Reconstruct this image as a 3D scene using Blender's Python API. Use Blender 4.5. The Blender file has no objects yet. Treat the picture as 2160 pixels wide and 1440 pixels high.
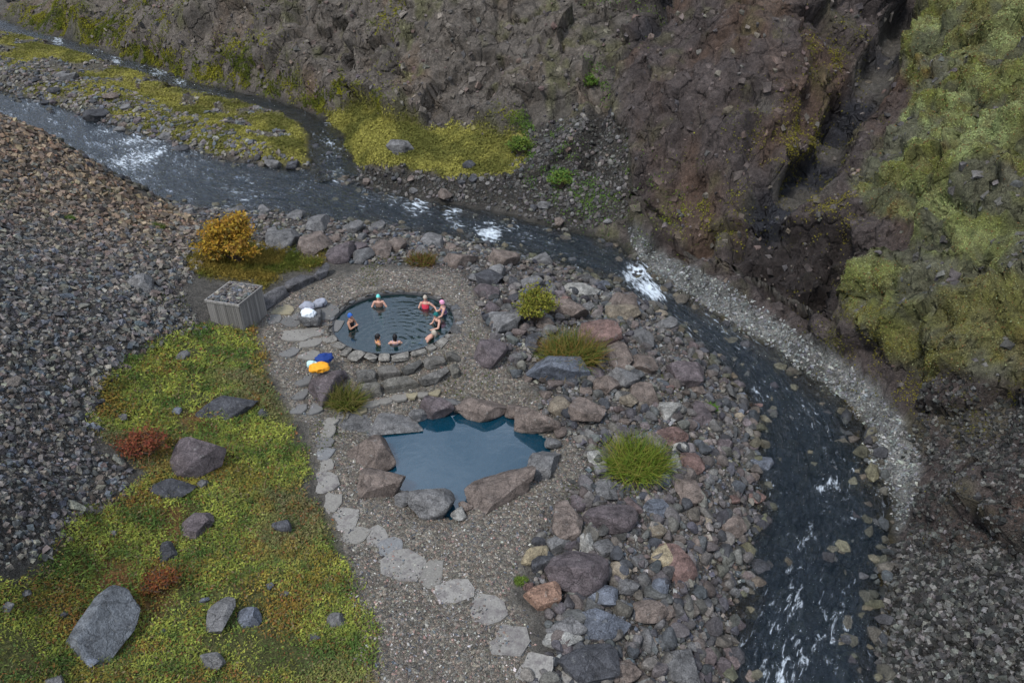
import bpy, bmesh, math, random
import numpy as np
from mathutils import Vector, Matrix, Euler
random.seed(7)
RNG = np.random.default_rng(11)
SC = bpy.context.scene
COL = SC.collection

# ------------------------------------------------------------------ camera
F, PITCH, HC = 1500.0, math.radians(32), 14.0        # focal length in photo pixels, tilt, height
cam_d = bpy.data.cameras.new('camera')
cam_d.sensor_width = 36; cam_d.lens = 36 * F / 2160
cam_d.clip_start = .1; cam_d.clip_end = 600
cam = bpy.data.objects.new('camera', cam_d); COL.objects.link(cam)
cam.location = (0, 0, HC); cam.rotation_euler = (math.radians(90) - PITCH, 0, 0)
SC.camera = cam
# ------------------------------------------------------------------ sky, sun, exposure
SUN_EL, SUN_AZ = math.radians(56), math.radians(-138)   # azimuth clockwise from +Y
world = bpy.data.worlds.new('World'); SC.world = world; world.use_nodes = True
wn = world.node_tree; wn.nodes.clear()
wo = wn.nodes.new('ShaderNodeOutputWorld'); wb = wn.nodes.new('ShaderNodeBackground')
sk = wn.nodes.new('ShaderNodeTexSky'); sk.sky_type = 'NISHITA'; sk.sun_disc = False
sk.sun_elevation = SUN_EL; sk.sun_rotation = SUN_AZ; sk.air_density = 1.0; sk.dust_density = 1.0
tc = wn.nodes.new('ShaderNodeTexCoord'); cn = wn.nodes.new('ShaderNodeTexNoise')
cn.inputs['Scale'].default_value = 5.5; cn.inputs['Detail'].default_value = 6; cn.inputs['Roughness'].default_value = .55
cr = wn.nodes.new('ShaderNodeValToRGB'); cr.color_ramp.elements[0].position = .40; cr.color_ramp.elements[1].position = .62
cr.color_ramp.elements[0].color = (.34, .34, .34, 1); cr.color_ramp.elements[1].color = (1, 1, 1, 1)
mx = wn.nodes.new('ShaderNodeMix'); mx.data_type = 'RGBA'
mx.inputs[7].default_value = (8.6, 9.9, 12.2, 1)       # thin grey cloud over the blue
wn.links.new(tc.outputs['Generated'], cn.inputs['Vector']); wn.links.new(cn.outputs['Fac'], cr.inputs['Fac'])
wn.links.new(cr.outputs['Color'], mx.inputs[0]); wn.links.new(sk.outputs['Color'], mx.inputs[6])
wn.links.new(mx.outputs[2], wb.inputs['Color']); wn.links.new(wb.outputs[0], wo.inputs['Surface'])
wb.inputs['Strength'].default_value = .105
sun_d = bpy.data.lights.new('sun', 'SUN'); sun_d.energy = 2.2; sun_d.angle = math.radians(10); sun_d.color = (1, .98, .96)
sun = bpy.data.objects.new('sun', sun_d); COL.objects.link(sun)
sdir = Vector((math.sin(SUN_AZ) * math.cos(SUN_EL), math.cos(SUN_AZ) * math.cos(SUN_EL), math.sin(SUN_EL)))
sun.rotation_euler = sdir.to_track_quat('Z', 'Y').to_euler(); sun.location = (-40, -20, 60)
vs = SC.view_settings
vs.view_transform = 'Standard'; vs.look = 'None'; vs.gamma = 1; vs.use_curve_mapping = False; vs.exposure = 0.32
SC.render.engine = 'CYCLES'

# ------------------------------------------------------------------ picture <-> place
CP, SP = math.cos(PITCH), math.sin(PITCH)
def ray(px, py):
    a = (px - 1080) / F; b = (720 - py) / F
    return np.array([a, CP + b * SP, -SP + b * CP])
def PZ(px, py, z):
    d = ray(px, py); t = (z - HC) / d[2]
    return np.array([d[0] * t, d[1] * t, z])
def PY(px, py, Y):
    d = ray(px, py); t = Y / d[1]
    return np.array([d[0] * t, Y, HC + d[2] * t])
def project(x, y, z):
    zz = z - HC
    dep = y * CP - zz * SP
    up = y * SP + zz * CP
    dep = np.where(dep < .5, .5, dep)
    return 1080 + F * x / dep, 720 - F * up / dep, dep

# ------------------------------------------------------------------ noise
def _hash(ix, iy, iz, seed):
    h = (ix.astype(np.int64) * 374761393 + iy.astype(np.int64) * 668265263 + iz.astype(np.int64) * 2147483647 + seed * 1274126177) & 0xFFFFFFFF
    h = ((h ^ (h >> 13)) * 1274126177) & 0xFFFFFFFF
    h = ((h ^ (h >> 16)) * 2246822519) & 0xFFFFFFFF
    return ((h ^ (h >> 15)) & 0xFFFF) / 65535.0
def vnoise(x, y, z=None, seed=0):
    x = np.asarray(x, float); y = np.asarray(y, float)
    if z is None:
        ix = np.floor(x); iy = np.floor(y); fx = x - ix; fy = y - iy
        ux = fx * fx * (3 - 2 * fx); uy = fy * fy * (3 - 2 * fy); o = np.zeros(1)
        a = _hash(ix, iy, o, seed); b = _hash(ix + 1, iy, o, seed); c = _hash(ix, iy + 1, o, seed); d = _hash(ix + 1, iy + 1, o, seed)
        return (a + (b - a) * ux) * (1 - uy) + (c + (d - c) * ux) * uy
    z = np.asarray(z, float)
    ix = np.floor(x); iy = np.floor(y); iz = np.floor(z)
    fx = x - ix; fy = y - iy; fz = z - iz
    ux = fx * fx * (3 - 2 * fx); uy = fy * fy * (3 - 2 * fy); uz = fz * fz * (3 - 2 * fz)
    r = 0
    for dz in (0, 1):
        a = _hash(ix, iy, iz + dz, seed); b = _hash(ix + 1, iy, iz + dz, seed)
        c = _hash(ix, iy + 1, iz + dz, seed); d = _hash(ix + 1, iy + 1, iz + dz, seed)
        v = (a + (b - a) * ux) * (1 - uy) + (c + (d - c) * ux) * uy
        r = r + v * (uz if dz else 1 - uz)
    return r
def fbm(x, y, z=None, oct=4, gain=.5, seed=0):
    s = 0; a = 1; t = 0
    for i in range(oct):
        k = 2.03 ** i
        s = s + a * vnoise(x * k + 17.3 * i, y * k - 9.1 * i, None if z is None else z * k + 5.7 * i, seed + i); t += a; a *= gain
    return s / t * 2 - 1                                  # -1..1
def sstep(a, b, x):
    t = np.clip((x - a) / (b - a), 0, 1); return t * t * (3 - 2 * t)
def sdist(poly, x, y):
    """signed distance to a polygon, positive inside"""
    P = np.asarray(poly, float); x = np.asarray(x, float); y = np.asarray(y, float)
    d2 = np.full(x.shape, 1e12); ins = np.zeros(x.shape, bool)
    for i in range(len(P)):
        ax, ay = P[i]; bx, by = P[(i + 1) % len(P)]
        ex, ey = bx - ax, by - ay; L = ex * ex + ey * ey + 1e-12
        t = np.clip(((x - ax) * ex + (y - ay) * ey) / L, 0, 1)
        d2 = np.minimum(d2, (x - ax - t * ex) ** 2 + (y - ay - t * ey) ** 2)
        if ay != by:
            c = ((ay > y) != (by > y)) & (x < (bx - ax) * (y - ay) / (by - ay) + ax)
            ins ^= c
    d = np.sqrt(d2)
    return np.where(ins, d, -d)
def pdist(line, x, y):
    d2 = np.full(np.shape(x), 1e12)
    for (ax, ay), (bx, by) in zip(line[:-1], line[1:]):
        ex, ey = bx - ax, by - ay; L = ex * ex + ey * ey + 1e-12
        t = np.clip(((x - ax) * ex + (y - ay) * ey) / L, 0, 1)
        d2 = np.minimum(d2, (x - ax - t * ex) ** 2 + (y - ay - t * ey) ** 2)
    return np.sqrt(d2)
def resample(P, n):
    P = np.asarray(P, float); s = np.r_[0, np.cumsum(np.linalg.norm(np.diff(P[:, :2], axis=0), axis=1))]
    u = np.linspace(0, s[-1], n)
    return np.stack([np.interp(u, s, P[:, k]) for k in range(P.shape[1])], 1)
def smooth_line(P, it=2):
    P = np.asarray(P, float)
    for _ in range(it):
        Q = P.copy(); Q[1:-1] = (P[:-2] + 2 * P[1:-1] + P[2:]) / 4; P = Q
    return P

# ------------------------------------------------------------------ rivers: edges traced on the water level
far_e = [(-62, 78, .1), (-52, 70, 0)] + [PZ(*q) for q in [(0,190,-.2),(100,215,-.3),(180,245,-.4),(260,270,-.5),(380,305,-.6),(450,335,-.7),(560,350,-.8),(680,360,-.9),(790,402,-1.),(900,425,-1.1),(1010,442,-1.2),(1100,465,-1.3),(1200,488,-1.4),(1290,510,-1.5),(1350,545,-1.6),(1400,600,-1.7),(1480,640,-1.85),(1560,690,-2),(1640,740,-2.1),(1720,800,-2.2),(1790,850,-2.3),(1845,905,-2.4),(1838,960,-2.5),(1850,1010,-2.55),(1885,1045,-2.6),(1888,1140,-2.7),(1862,1250,-2.8),(1868,1440,-3)]] + [(9.2, 4, -3.2), (9.5, -14, -3.6)]
near_e = [(-56, 67, .1), (-46, 59.5, 0), (-38, 52.5, -.2), (-31, 47.2, -.45), (-26, 42.8, -.7)] + [PZ(*q) for q in [(330,428,-.85),(420,440,-.9),(600,450,-1.),(700,468,-1.05),(820,475,-1.1),(900,500,-1.2),(1000,512,-1.3),(1080,532,-1.35),(1150,552,-1.4),(1240,582,-1.5),(1310,595,-1.6),(1350,640,-1.7),(1410,682,-1.85),(1490,742,-2),(1550,800,-2.15),(1580,860,-2.3),(1598,960,-2.5),(1590,1060,-2.6),(1588,1160,-2.7),(1560,1260,-2.8),(1530,1350,-2.9),(1515,1440,-3)]] + [(4.5, 4, -3.2), (4.5, -14, -3.6)]
far_e = np.array(far_e); near_e = np.array(near_e)
# pair the two banks: for each far point take arclength share
NS = 170
RF = smooth_line(resample(far_e, NS)); RN = smooth_line(resample(near_e, NS))
RC = (RF + RN) / 2
river_poly = np.vstack([resample(far_e, 60)[:, :2], resample(near_e, 60)[::-1, :2]])
stream_c = np.array([(-66, 92, 3.2)] + [PZ(*q) for q in [(40,66,2.),(110,82,1.7),(190,108,1.25),(245,127,1.),(330,152,.75),(390,180,.55),(470,196,.35),(560,216,.15),(625,237,0.),(672,265,-.2),(695,295,-.4),(690,325,-.6),(708,360,-.85),(735,392,-1.0)]])
stream_c = smooth_line(resample(stream_c, 60), 1)
stream_w = np.interp(np.linspace(0, 1, 60), [0, .3, .6, .8, 1], [1.5, 1.1, .8, .9, 1.5])
tang = np.gradient(stream_c[:, :2], axis=0); tang /= np.linalg.norm(tang, axis=1)[:, None]
nrm = np.stack([-tang[:, 1], tang[:, 0]], 1)
SF = stream_c.copy(); SF[:, :2] += nrm * stream_w[:, None]; SN = stream_c.copy(); SN[:, :2] -= nrm * stream_w[:, None]
stream_poly = np.vstack([SF[::2, :2], SN[::-2, :2]])

# ------------------------------------------------------------------ pools
RP = PZ(831, 674, 0.0); RP_R = 2.32; RP_WATER = -.13
lp_px = [(768,910),(800,903),(850,900),(888,878),(930,872),(962,868),(1000,872),(1075,872),(1120,900),(1165,938),(1150,975),(1125,1005),(1060,1000),(1010,1030),(985,1060),(962,1090),(905,1090),(862,1065),(850,1040),(815,1000),(800,960),(790,930)]
LP_WATER = -1.12
lp_poly = np.array([PZ(x, y, LP_WATER)[:2] for x, y in lp_px])
lp_c = lp_poly.mean(0)

# ------------------------------------------------------------------ terrain control points
Z = [(560,680,0),(640,620,.05),(700,600,.08),(831,672,0),(830,560,.08),(760,570,.1),(960,600,0),(1010,680,-.1),(700,720,-.05),(850,745,-.05),(640,740,-.1),(950,745,-.15),(1000,790,-.5),(760,830,-.75),(650,850,-.55),(860,835,-.8),(960,820,-.8),
 (980,860,-.88),(980,960,-.9),(750,950,-.88),(700,1100,-.88),(900,1200,-.92),(1150,860,-.8),(1200,1000,-.95),(1080,800,-.6),(900,1400,-.95),(780,1440,-.9),(1100,1400,-1.05),(1080,1200,-1.),(720,880,-.8),
 (1100,620,-.2),(1050,560,-.35),(1250,700,-.5),(1350,780,-.9),(1450,860,-1.3),(1350,900,-1.1),(1400,1000,-1.25),(1500,1000,-1.7),(1400,1200,-1.5),(1300,1350,-1.5),(1450,1350,-2.1),(1250,1150,-1.15),(900,520,-.4),(700,500,-.3),(560,470,-.4),(450,450,-.4),(1180,600,-.6),(800,500,-.5),
 (500,560,.35),(430,640,.5),(560,600,.2),(440,480,.1),(380,470,.3),
 (350,750,.55),(450,760,.25),(250,900,.6),(400,950,.2),(300,1100,.25),(100,1300,.7),(450,1300,-.3),(600,1100,-.6),(600,1400,-.75),(550,900,-.3),(600,950,-.6),(520,1050,-.35),(250,1400,.1),(200,1200,.5),
 (0,720,3.2),(0,560,3.4),(0,1000,3),(0,1200,2.1),(0,1440,1.2),(200,600,1.9),(300,500,1.1),(300,700,1.2),(150,900,1.5),(150,1050,1.1),(200,430,1.8),(100,500,2.6),(100,700,2.4),(0,400,3.3),(330,445,-.1),
 (300,220,.35),(500,280,.25),(620,315,0),(200,170,.8),(100,130,1.3),(0,150,1.2),(420,250,.35),(560,320,-.1),(100,190,.4),(0,90,2.2),
 (800,280,.75),(800,330,.5),(1000,320,.85),(740,330,.1),(900,358,.2),(1050,368,.3),(760,260,.6),(1000,420,-.8),(860,395,-.7),(1150,420,-.5),(1250,450,-.9),
 (60,50,2.5),(250,98,1.7),(420,158,1.2),(600,213,.8),(760,226,1.1),(930,272,1.2),(1080,292,1.4),(1180,330,1.1),(1240,400,.1),
 (1320,462,-.7),(1450,535,-1.1),(1560,640,-1.4),(1700,715,-1.2),(1650,700,-1.7),(1800,800,-1.7),(1930,900,-1.6),(1960,860,-1.),
 (2000,1000,-1.5),(2160,1060,.1),(1980,1150,-1.9),(2160,1250,-.4),(2000,1350,-2.1),(2160,1440,-.9),(1950,1440,-2.5),(1930,1080,-2.2)]
Y = [(60,0,92),(250,50,77),(250,0,80),(420,90,66),(420,0,70),(600,120,58.5),(600,0,63),(760,120,56),(760,0,60),(930,150,50),(930,0,55),(1080,150,48.5),(1080,0,53),(1230,220,45.5),(1250,100,49),(1280,0,53),
 (1330,130,46.5),(1420,0,52),(1330,350,38),(1340,220,41),(1370,130,43.5),(1450,20,46),(1450,400,35),(1450,250,38),(1500,100,41.5),(1550,0,44),(1600,540,29.8),(1620,400,32.5),(1620,250,35.5),(1650,100,39.5),(1700,0,43),
 (1700,380,34.5),(1760,280,37),(1850,130,41.5),(1900,40,46),(1750,620,26.8),(1800,520,27.5),(1850,400,29.6),(1900,280,33),(1960,150,37),(2000,50,41),
 (1950,700,21.3),(1980,550,23.3),(2020,400,26.5),(2060,250,30.5),(2100,100,35.5),(2160,900,17.1),(2160,750,18.6),(2160,600,20.6),(2160,450,23.5),(2160,300,27),(2160,150,31),(2160,0,36),
 (0,243,40),(100,280,38),(200,352,36),(262,410,34.5)]
W = [(-75,95,3.5),(-78,110,11),(-60,104,11),(-47,94,12),(-34,83,14),(-20,76,17),(-11,72,22),(-5,67,26),(3,64,29),(12,62,30),(17,51,16),(21,57,24),(32,62,28),(22,15,5),(18,8,3.2),(27,25,11),(36,38,16),(46,55,21),
 (14,0,-.5),(20,0,5),(12.5,7,-1.8),(-14,5,3.4),(-20,12,6.2),(-25,20,7.5),(-32,30,8),(-45,40,7.5),(-60,47,8.5),(-82,62,10),(0,0,-1),(-8,0,.5),(-15,-10,4),(0,-14,-1.3),(20,-14,6),(-50,55,4.5),(-30,-14,9),(40,10,16),(40,-14,16),(-70,90,3.5),
 (60,80,28),(0,100,31),(-40,110,15),(-90,90,8),(-90,115,13),(60,115,25)]
cp = np.array([PZ(*q) for q in Z] + [PY(*q) for q in Y] + [np.array(q, float) for q in W]
              + [p for p in resample(near_e, 26)] + [p for p in resample(far_e, 26)] + [p for p in stream_c[::5]])
def rbf_fit(cp, lam=.02):
    n = len(cp); D = np.hypot(cp[:, None, 0] - cp[None, :, 0], cp[:, None, 1] - cp[None, :, 1])
    A = np.zeros((n + 1, n + 1)); A[:n, :n] = -D + lam * np.eye(n); A[:n, n] = 1; A[n, :n] = 1
    return np.linalg.solve(A, np.r_[cp[:, 2], 0])
rw = rbf_fit(cp)
def rbf(x, y):
    out = np.full(x.shape, rw[-1])
    for (cx, cy, _), w in zip(cp, rw[:-1]): out -= w * np.sqrt((x - cx) ** 2 + (y - cy) ** 2 + .15)
    return out

# ------------------------------------------------------------------ terrain grid
gx = np.concatenate([np.arange(-86, -34, 1.0), np.arange(-34, -16, .2), np.arange(-16, 19, .12), np.arange(19, 34, .16), np.arange(34, 61, 1.2)])
gy = np.concatenate([np.arange(-14, 6, .8), np.arange(6, 30, .12), np.arange(30, 48, .16), np.arange(48, 66, .16), np.arange(66, 78, .4), np.arange(78, 112, 1.2)])
NX, NY = len(gx), len(gy)
GX, GY = np.meshgrid(gx, gy)
GZ = rbf(GX, GY)
def zwater(C, x, y):
    b = np.full(x.shape, 1e12); z = np.zeros(x.shape)
    for c in C[::3]:
        d = (x - c[0]) ** 2 + (y - c[1]) ** 2; m = d < b
        b = np.where(m, d, b); z = np.where(m, c[2], z)
    return z
wob = fbm(GX * .9, GY * .9, oct=3, seed=5) * .3
D_RIV = sdist(river_poly, GX, GY) + wob; D_STR = sdist(stream_poly, GX, GY) + wob * .8
for D, C, dep in ((D_RIV, RC, .5), (D_STR, stream_c, .3)):
    zw = zwater(C, GX, GY)
    outside = zw + .02 + np.maximum(GZ - zw - .02, 0.0) * sstep(0, 1.3, -D) + .12 * sstep(0, .7, -D)
    inside = zw - .03 - dep * sstep(0, 2.2, D) * (.55 + .45 * fbm(GX * .8, GY * .8, oct=3, seed=9)) - .1 * sstep(0, .3, D)
    keep = (D_RIV > -.3) if C is stream_c else np.zeros(GX.shape, bool)      # the stream's banks stop at the river
    GZ = np.where(D > 0, np.where(keep, np.minimum(inside, GZ), inside), np.where((D > -2) & ~keep, outside, GZ))
PX, PYY, DEP = project(GX, GY, GZ)
# ------------------------------------------------------------------ regions, traced in the picture and laid on the terrain
R = {}
R['meadow'] = [(430,690),(530,705),(560,790),(590,850),(630,900),(650,950),(662,1050),(700,1110),(735,1200),(765,1330),(780,1500),(-160,1500),(-160,1240),(30,1215),(100,1180),(170,1090),(270,1050),(300,1000),(240,950),(195,900),(215,820),(270,760),(350,715)]
R['grass2'] = [(400,545),(440,490),(560,530),(690,535),(690,560),(600,590),(555,625),(530,595),(440,600),(400,580)]
R['scree'] = [(-900,150),(0,215),(100,255),(200,330),(300,420),(420,455),(425,560),(400,640),(420,700),(350,715),(270,760),(215,820),(195,900),(240,950),(300,1000),(270,1050),(170,1090),(100,1180),(30,1215),(-160,1240),(-600,1300)]
R['gravel'] = [(545,660),(600,600),(760,560),(950,555),(1010,620),(1030,700),(1100,790),(1200,900),(1250,1000),(1180,1050),(1130,1150),(1100,1250),(1150,1350),(1080,1500),(780,1500),(765,1330),(700,1110),(662,1000),(640,900),(600,850),(560,750)]
R['island'] = [(-300,20),(0,55),(60,72),(130,95),(260,133),(360,188),(480,207),(620,250),(668,285),(672,320),(690,355),(600,345),(450,330),(330,290),(200,255),(100,215),(0,185),(-300,120)]
R['terrace'] = [(690,240),(760,220),(900,268),(1080,285),(1130,290),(1110,350),(1060,372),(900,362),(760,348),(725,335),(705,290)]
R['rmoss'] = [(1980,-40),(2300,-200),(2400,860),(2050,800),(1950,790),(1880,720),(1800,650),(1900,560),(1930,480),(1830,430),(1790,380),(1870,280),(1930,200),(1890,120),(1930,40)]
R['pale'] = [(1330,480),(1400,535),(1500,585),(1620,655),(1760,755),(1880,855),(1920,925),(1950,1000),(1930,1080),(1895,1120),(1870,1040),(1820,960),(1830,905),(1720,810),(1560,700),(1400,610),(1340,540)]
R['rscree'] = [(1850,1140),(1930,1150),(2000,1180),(2080,1160),(2400,1200),(2400,1600),(1850,1600)]
R['bank'] = [(1000,600),(1150,540),(1330,600),(1500,740),(1600,860),(1620,960),(1600,1160),(1560,1300),(1530,1500),(1080,1500),(1150,1350),(1100,1250),(1130,1150),(1180,1050),(1250,1000),(1200,900),(1100,790),(1030,700)]
R['nbank'] = [(320,425),(430,432),(600,445),(820,470),(1000,505),(1150,548),(1010,600),(950,560),(760,560),(690,545),(560,530),(440,470)]
R['fan'] = [(1090,300),(1180,255),(1290,230),(1340,300),(1330,460),(1200,490),(1050,440),(900,420),(730,390),(725,345),(900,362),(1060,372)]
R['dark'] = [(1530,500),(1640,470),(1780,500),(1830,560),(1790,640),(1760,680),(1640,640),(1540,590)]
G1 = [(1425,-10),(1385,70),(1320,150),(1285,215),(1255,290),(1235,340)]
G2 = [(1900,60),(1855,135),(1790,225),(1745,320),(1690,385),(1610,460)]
sel = (DEP > 1) & (GY > 2) & (PX > -900) & (PX < 2600)
M = {}
nz = fbm(GX * .35, GY * .35, oct=4, seed=31); nz2 = fbm(GX * 1.6, GY * 1.6, oct=3, seed=33)
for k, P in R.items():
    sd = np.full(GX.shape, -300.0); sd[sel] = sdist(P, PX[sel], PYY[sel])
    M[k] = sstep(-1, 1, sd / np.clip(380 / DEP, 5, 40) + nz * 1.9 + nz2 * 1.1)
M['scree'] = np.maximum(M['scree'], (GX < -15) & (GY < 45) & ~sel & (GX < -12))
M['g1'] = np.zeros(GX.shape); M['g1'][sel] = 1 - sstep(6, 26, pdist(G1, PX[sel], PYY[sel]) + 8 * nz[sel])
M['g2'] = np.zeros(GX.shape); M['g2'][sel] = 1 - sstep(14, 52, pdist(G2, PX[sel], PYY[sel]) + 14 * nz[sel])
flat = np.clip(M['meadow'] + M['grass2'] + M['scree'] + M['gravel'] + M['island'] + M['terrace'] + M['bank'] + M['nbank'], 0, 1)
riv = sstep(-.25, .15, np.maximum(D_RIV, D_STR))
gy_, gx_ = np.gradient(GZ, gy, gx)
slope = np.hypot(gx_, gy_)
M['cliff'] = sstep(.3, .6, slope) * (1 - flat) * (1 - riv) * (1 - M['rscree'] * .8)
M['cliff'] *= ((GY > 46) | (PX > 1180) | ((GY > 40) & (PX > 700))) * (1 - .75 * M['fan'])
# ------------------------------------------------------------------ relief
nl = np.sqrt(gx_ ** 2 + gy_ ** 2 + 1); Nx, Ny, Nz = -gx_ / nl, -gy_ / nl, 1 / nl
c3 = (GX, GY, GZ)
big = fbm(GX * .16, GY * .16, GZ * .16, oct=3, seed=40)
ridg = 1 - 2 * np.abs(fbm(GX * .3 + GZ * .1, GY * .3, GZ * .22, oct=4, gain=.55, seed=50))     # ridges and clefts
med = fbm(GX * 1.1, GY * 1.1, GZ * 1.1, oct=4, gain=.6, seed=60)
def cells(x, y, z, s, seed):
    """cheap worley F1 on a jittered lattice: rounded blocks"""
    x = x * s; y = y * s; z = z * s; ix = np.floor(x); iy = np.floor(y); iz = np.floor(z); b = np.full(x.shape, 9.0)
    for i in (-1, 0, 1):
        for j in (-1, 0, 1):
            for k in (-1, 0, 1):
                cx, cy, cz = ix + i, iy + j, iz + k
                d = (cx + _hash(cx, cy, cz, seed) - x) ** 2 + (cy + _hash(cx, cy, cz, seed + 1) - y) ** 2 + (cz + _hash(cx, cy, cz, seed + 2) - z) ** 2
                b = np.minimum(b, d)
    return np.sqrt(b)
def facets(x, y, z, s, seed, tilt=.7):
    """fractured rock: every worley cell is one tilted plane standing out or back by its own amount"""
    x = x * s; y = y * s; z = z * s; ix = np.floor(x); iy = np.floor(y); iz = np.floor(z); b = np.full(x.shape, 9.0); out = np.zeros(x.shape)
    for i in (-1, 0, 1):
        for j in (-1, 0, 1):
            for k in (-1, 0, 1):
                cx, cy, cz = ix + i, iy + j, iz + k; h = [_hash(cx, cy, cz, seed + m) for m in range(6)]
                dx, dy, dz = x - cx - h[0], y - cy - h[1], z - cz - h[2]; d = dx * dx + dy * dy + dz * dz; m = d < b
                v = (h[3] - .5) + tilt * ((h[4] - .5) * 2 * dx + (h[5] - .5) * 2 * dz + (h[3] - .5) * dy)
                b = np.where(m, d, b); out = np.where(m, v, out)
    return out
wx = fbm(GX * .5, GY * .5, GZ * .5, oct=2, seed=70)
blk = np.zeros(GX.shape); mnd = np.zeros(GX.shape); mc = (M['cliff'] > .02); mm = M['rmoss'] > .02
q_ = (GX[mc] + .9 * wx[mc], GY[mc] + .9 * wx[mc], GZ[mc] * .85)
blk[mc] = 1.15 * facets(*q_, .24, 3) + .5 * facets(*q_, .65, 303) + .17 * facets(*q_, 1.7, 403)
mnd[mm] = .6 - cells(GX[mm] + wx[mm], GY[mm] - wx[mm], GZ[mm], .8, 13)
mnd2 = np.zeros(GX.shape); mnd2[mm] = .55 - cells(GX[mm] + .4 * wx[mm], GY[mm], GZ[mm], 2.2, 23)
ridg2 = 1 - 2 * np.abs(fbm(GX * .85 + 3, GY * .85, GZ * .55, oct=4, gain=.6, seed=55))
step_ = np.abs(((GZ * .9 + 1.2 * big + .25 * GX * .3) % 1.0) - .5) * 2          # broken ledges
disp = M['cliff'] * (.9 * big + .6 * ridg + .16 * ridg2 + .12 * med + 1.0 * blk + .10 * step_)
disp += M['rmoss'] * (1.25 * mnd + .45 * mnd2 + .3 * med)
disp -= 1.3 * M['g1'] * (1 + .5 * med) + 1.3 * M['g2'] * (1 + .8 * med) + .9 * M['dark'] * M['cliff'] * (1 + 1.2 * med)
disp *= (1 - riv) * sstep(.1, 1.6, -np.maximum(D_RIV, D_STR))
disp += M['scree'] * (.22 * big + .1 * med) + M['meadow'] * (.14 * fbm(GX * .7, GY * .7, oct=3, seed=80) + .05 * med) + M['island'] * (1 - riv) * (.22 * fbm(GX * .4, GY * .4, oct=4, seed=81)) + M['terrace'] * .15 * fbm(GX * .5, GY * .5, oct=3, seed=82)
disp += (M['bank'] + M['nbank']) * (1 - riv) * .14 * fbm(GX * .8, GY * .8, oct=4, seed=83) + M['fan'] * (1 - riv) * .2 * fbm(GX * .6, GY * .6, oct=4, seed=84)
disp += M['rscree'] * (1 - riv) * .1 * fbm(GX * .8, GY * .8, oct=3, seed=85) + .012 * fbm(GX * 4, GY * 4, oct=2, seed=86)
r_rp = np.hypot(GX - RP[0], GY - RP[1])
disp *= sstep(RP_R - .2, RP_R + 1.2, r_rp)
d_lp = sdist(lp_poly, GX, GY) + .12 * fbm(GX * 1.6, GY * 1.6, oct=3, seed=87)
disp *= sstep(-1.2, .2, -d_lp)
TX, TY, TZ = GX + disp * Nx, GY + disp * Ny, GZ + disp * Nz
# pool basins
TZ = np.where(d_lp > -.9, np.where(d_lp > 0, LP_WATER - .05 - 1.1 * sstep(0, .9, d_lp), np.minimum(TZ, LP_WATER + .03 + .22 * sstep(0, .9, -d_lp))), TZ)
TZ = np.where(r_rp < RP_R + .07, -1.5, TZ)

# ------------------------------------------------------------------ own colours of the ground, with the overhang's shade painted in
def mixc(a, b, t): return a + (b - a) * t[..., None]
def C3(*c): return np.array(c, float)
v1 = fbm(TX * .6, TY * .6, TZ * .6, oct=4, seed=90) * .5 + .5
v2 = fbm(TX * 2.3, TY * 2.3, TZ * 2.3, oct=4, seed=91) * .5 + .5
v3 = fbm(TX * .22, TY * .22, TZ * .22, oct=3, seed=92) * .5 + .5
rust = sstep(.56, .78, fbm(TX * .3, TY * .3, TZ * .12, oct=4, seed=93) * .5 + .5)
gcol = np.ones(GX.shape + (3,)) * C3(.105, .095, .08)
rock = mixc(mixc(np.ones(GX.shape + (3,)) * C3(.085, .073, .062), C3(.18, .152, .122), v1), C3(.19, .115, .06), rust * .55)
rock = rock * (.6 + .8 * v2)[..., None]
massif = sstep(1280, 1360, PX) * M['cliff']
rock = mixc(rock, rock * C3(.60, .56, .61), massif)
lich = sstep(.56, .72, fbm(TX * .8, TY * .8, TZ * .5, oct=5, seed=94) * .5 + .5)
mossy = sstep(.50, .66, fbm(TX * .33, TY * .33, TZ * .25, oct=5, seed=95) * .5 + .5)
rock = mixc(rock, C3(.12, .125, .03) * (.6 + .8 * v2)[..., None], lich * .45 * (1 - massif * .5))
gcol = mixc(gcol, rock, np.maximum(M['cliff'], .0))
def lay(name, ca, cb, noise, k=1.0):
    global gcol
    c = mixc(np.ones(GX.shape + (3,)) * np.array(ca), np.array(cb), noise)
    gcol = mixc(gcol, c, np.clip(M[name] * k, 0, 1))
lay('fan', (.035, .033, .03), (.08, .074, .062), v2)
lay('scree', (.05, .046, .042), (.12, .11, .095), v2)
scw = M['scree'] * sstep(-13, -19, GX) * sstep(24, 38, GY)
gcol = mixc(gcol, C3(.17, .13, .085) * (.7 + .6 * v2)[..., None], scw * .4)
lay('gravel', (.20, .18, .15), (.27, .24, .195), v2)
lay('bank', (.085, .08, .072), (.17, .157, .14), v2); lay('nbank', (.07, .065, .06), (.15, .135, .12), v2)
lay('pale', (.08, .08, .072), (.27, .27, .25), sstep(.3, .7, v2 * .5 + v1 * .5))
lay('rscree', (.018, .018, .016), (.055, .052, .045), v2)
lay('meadow', (.06, .07, .022), (.15, .145, .05), v2)
lay('grass2', (.10, .09, .02), (.19, .16, .04), v2)
redp = sstep(.55, .75, fbm(TX * .45, TY * .45, oct=4, seed=97) * .5 + .5) * (M['meadow'] + M['grass2'])
gcol = mixc(gcol, C3(.20, .085, .03) * (.6 + .8 * v1)[..., None], np.clip(redp * .7, 0, 1))
stony = sstep(.57, .71, fbm(TX * .35, TY * .5, oct=4, seed=98) * .5 + .5 + .22 * sstep(330, 80, PX) * sstep(110, 150, PYY))
lay('island', (.15, .135, .035), (.26, .23, .06), v2)
gcol = mixc(gcol, C3(.12, .11, .095) * (.6 + .8 * v2)[..., None], M['island'] * stony * .9)
lay('terrace', (.15, .14, .03), (.25, .225, .05), v2)
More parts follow.
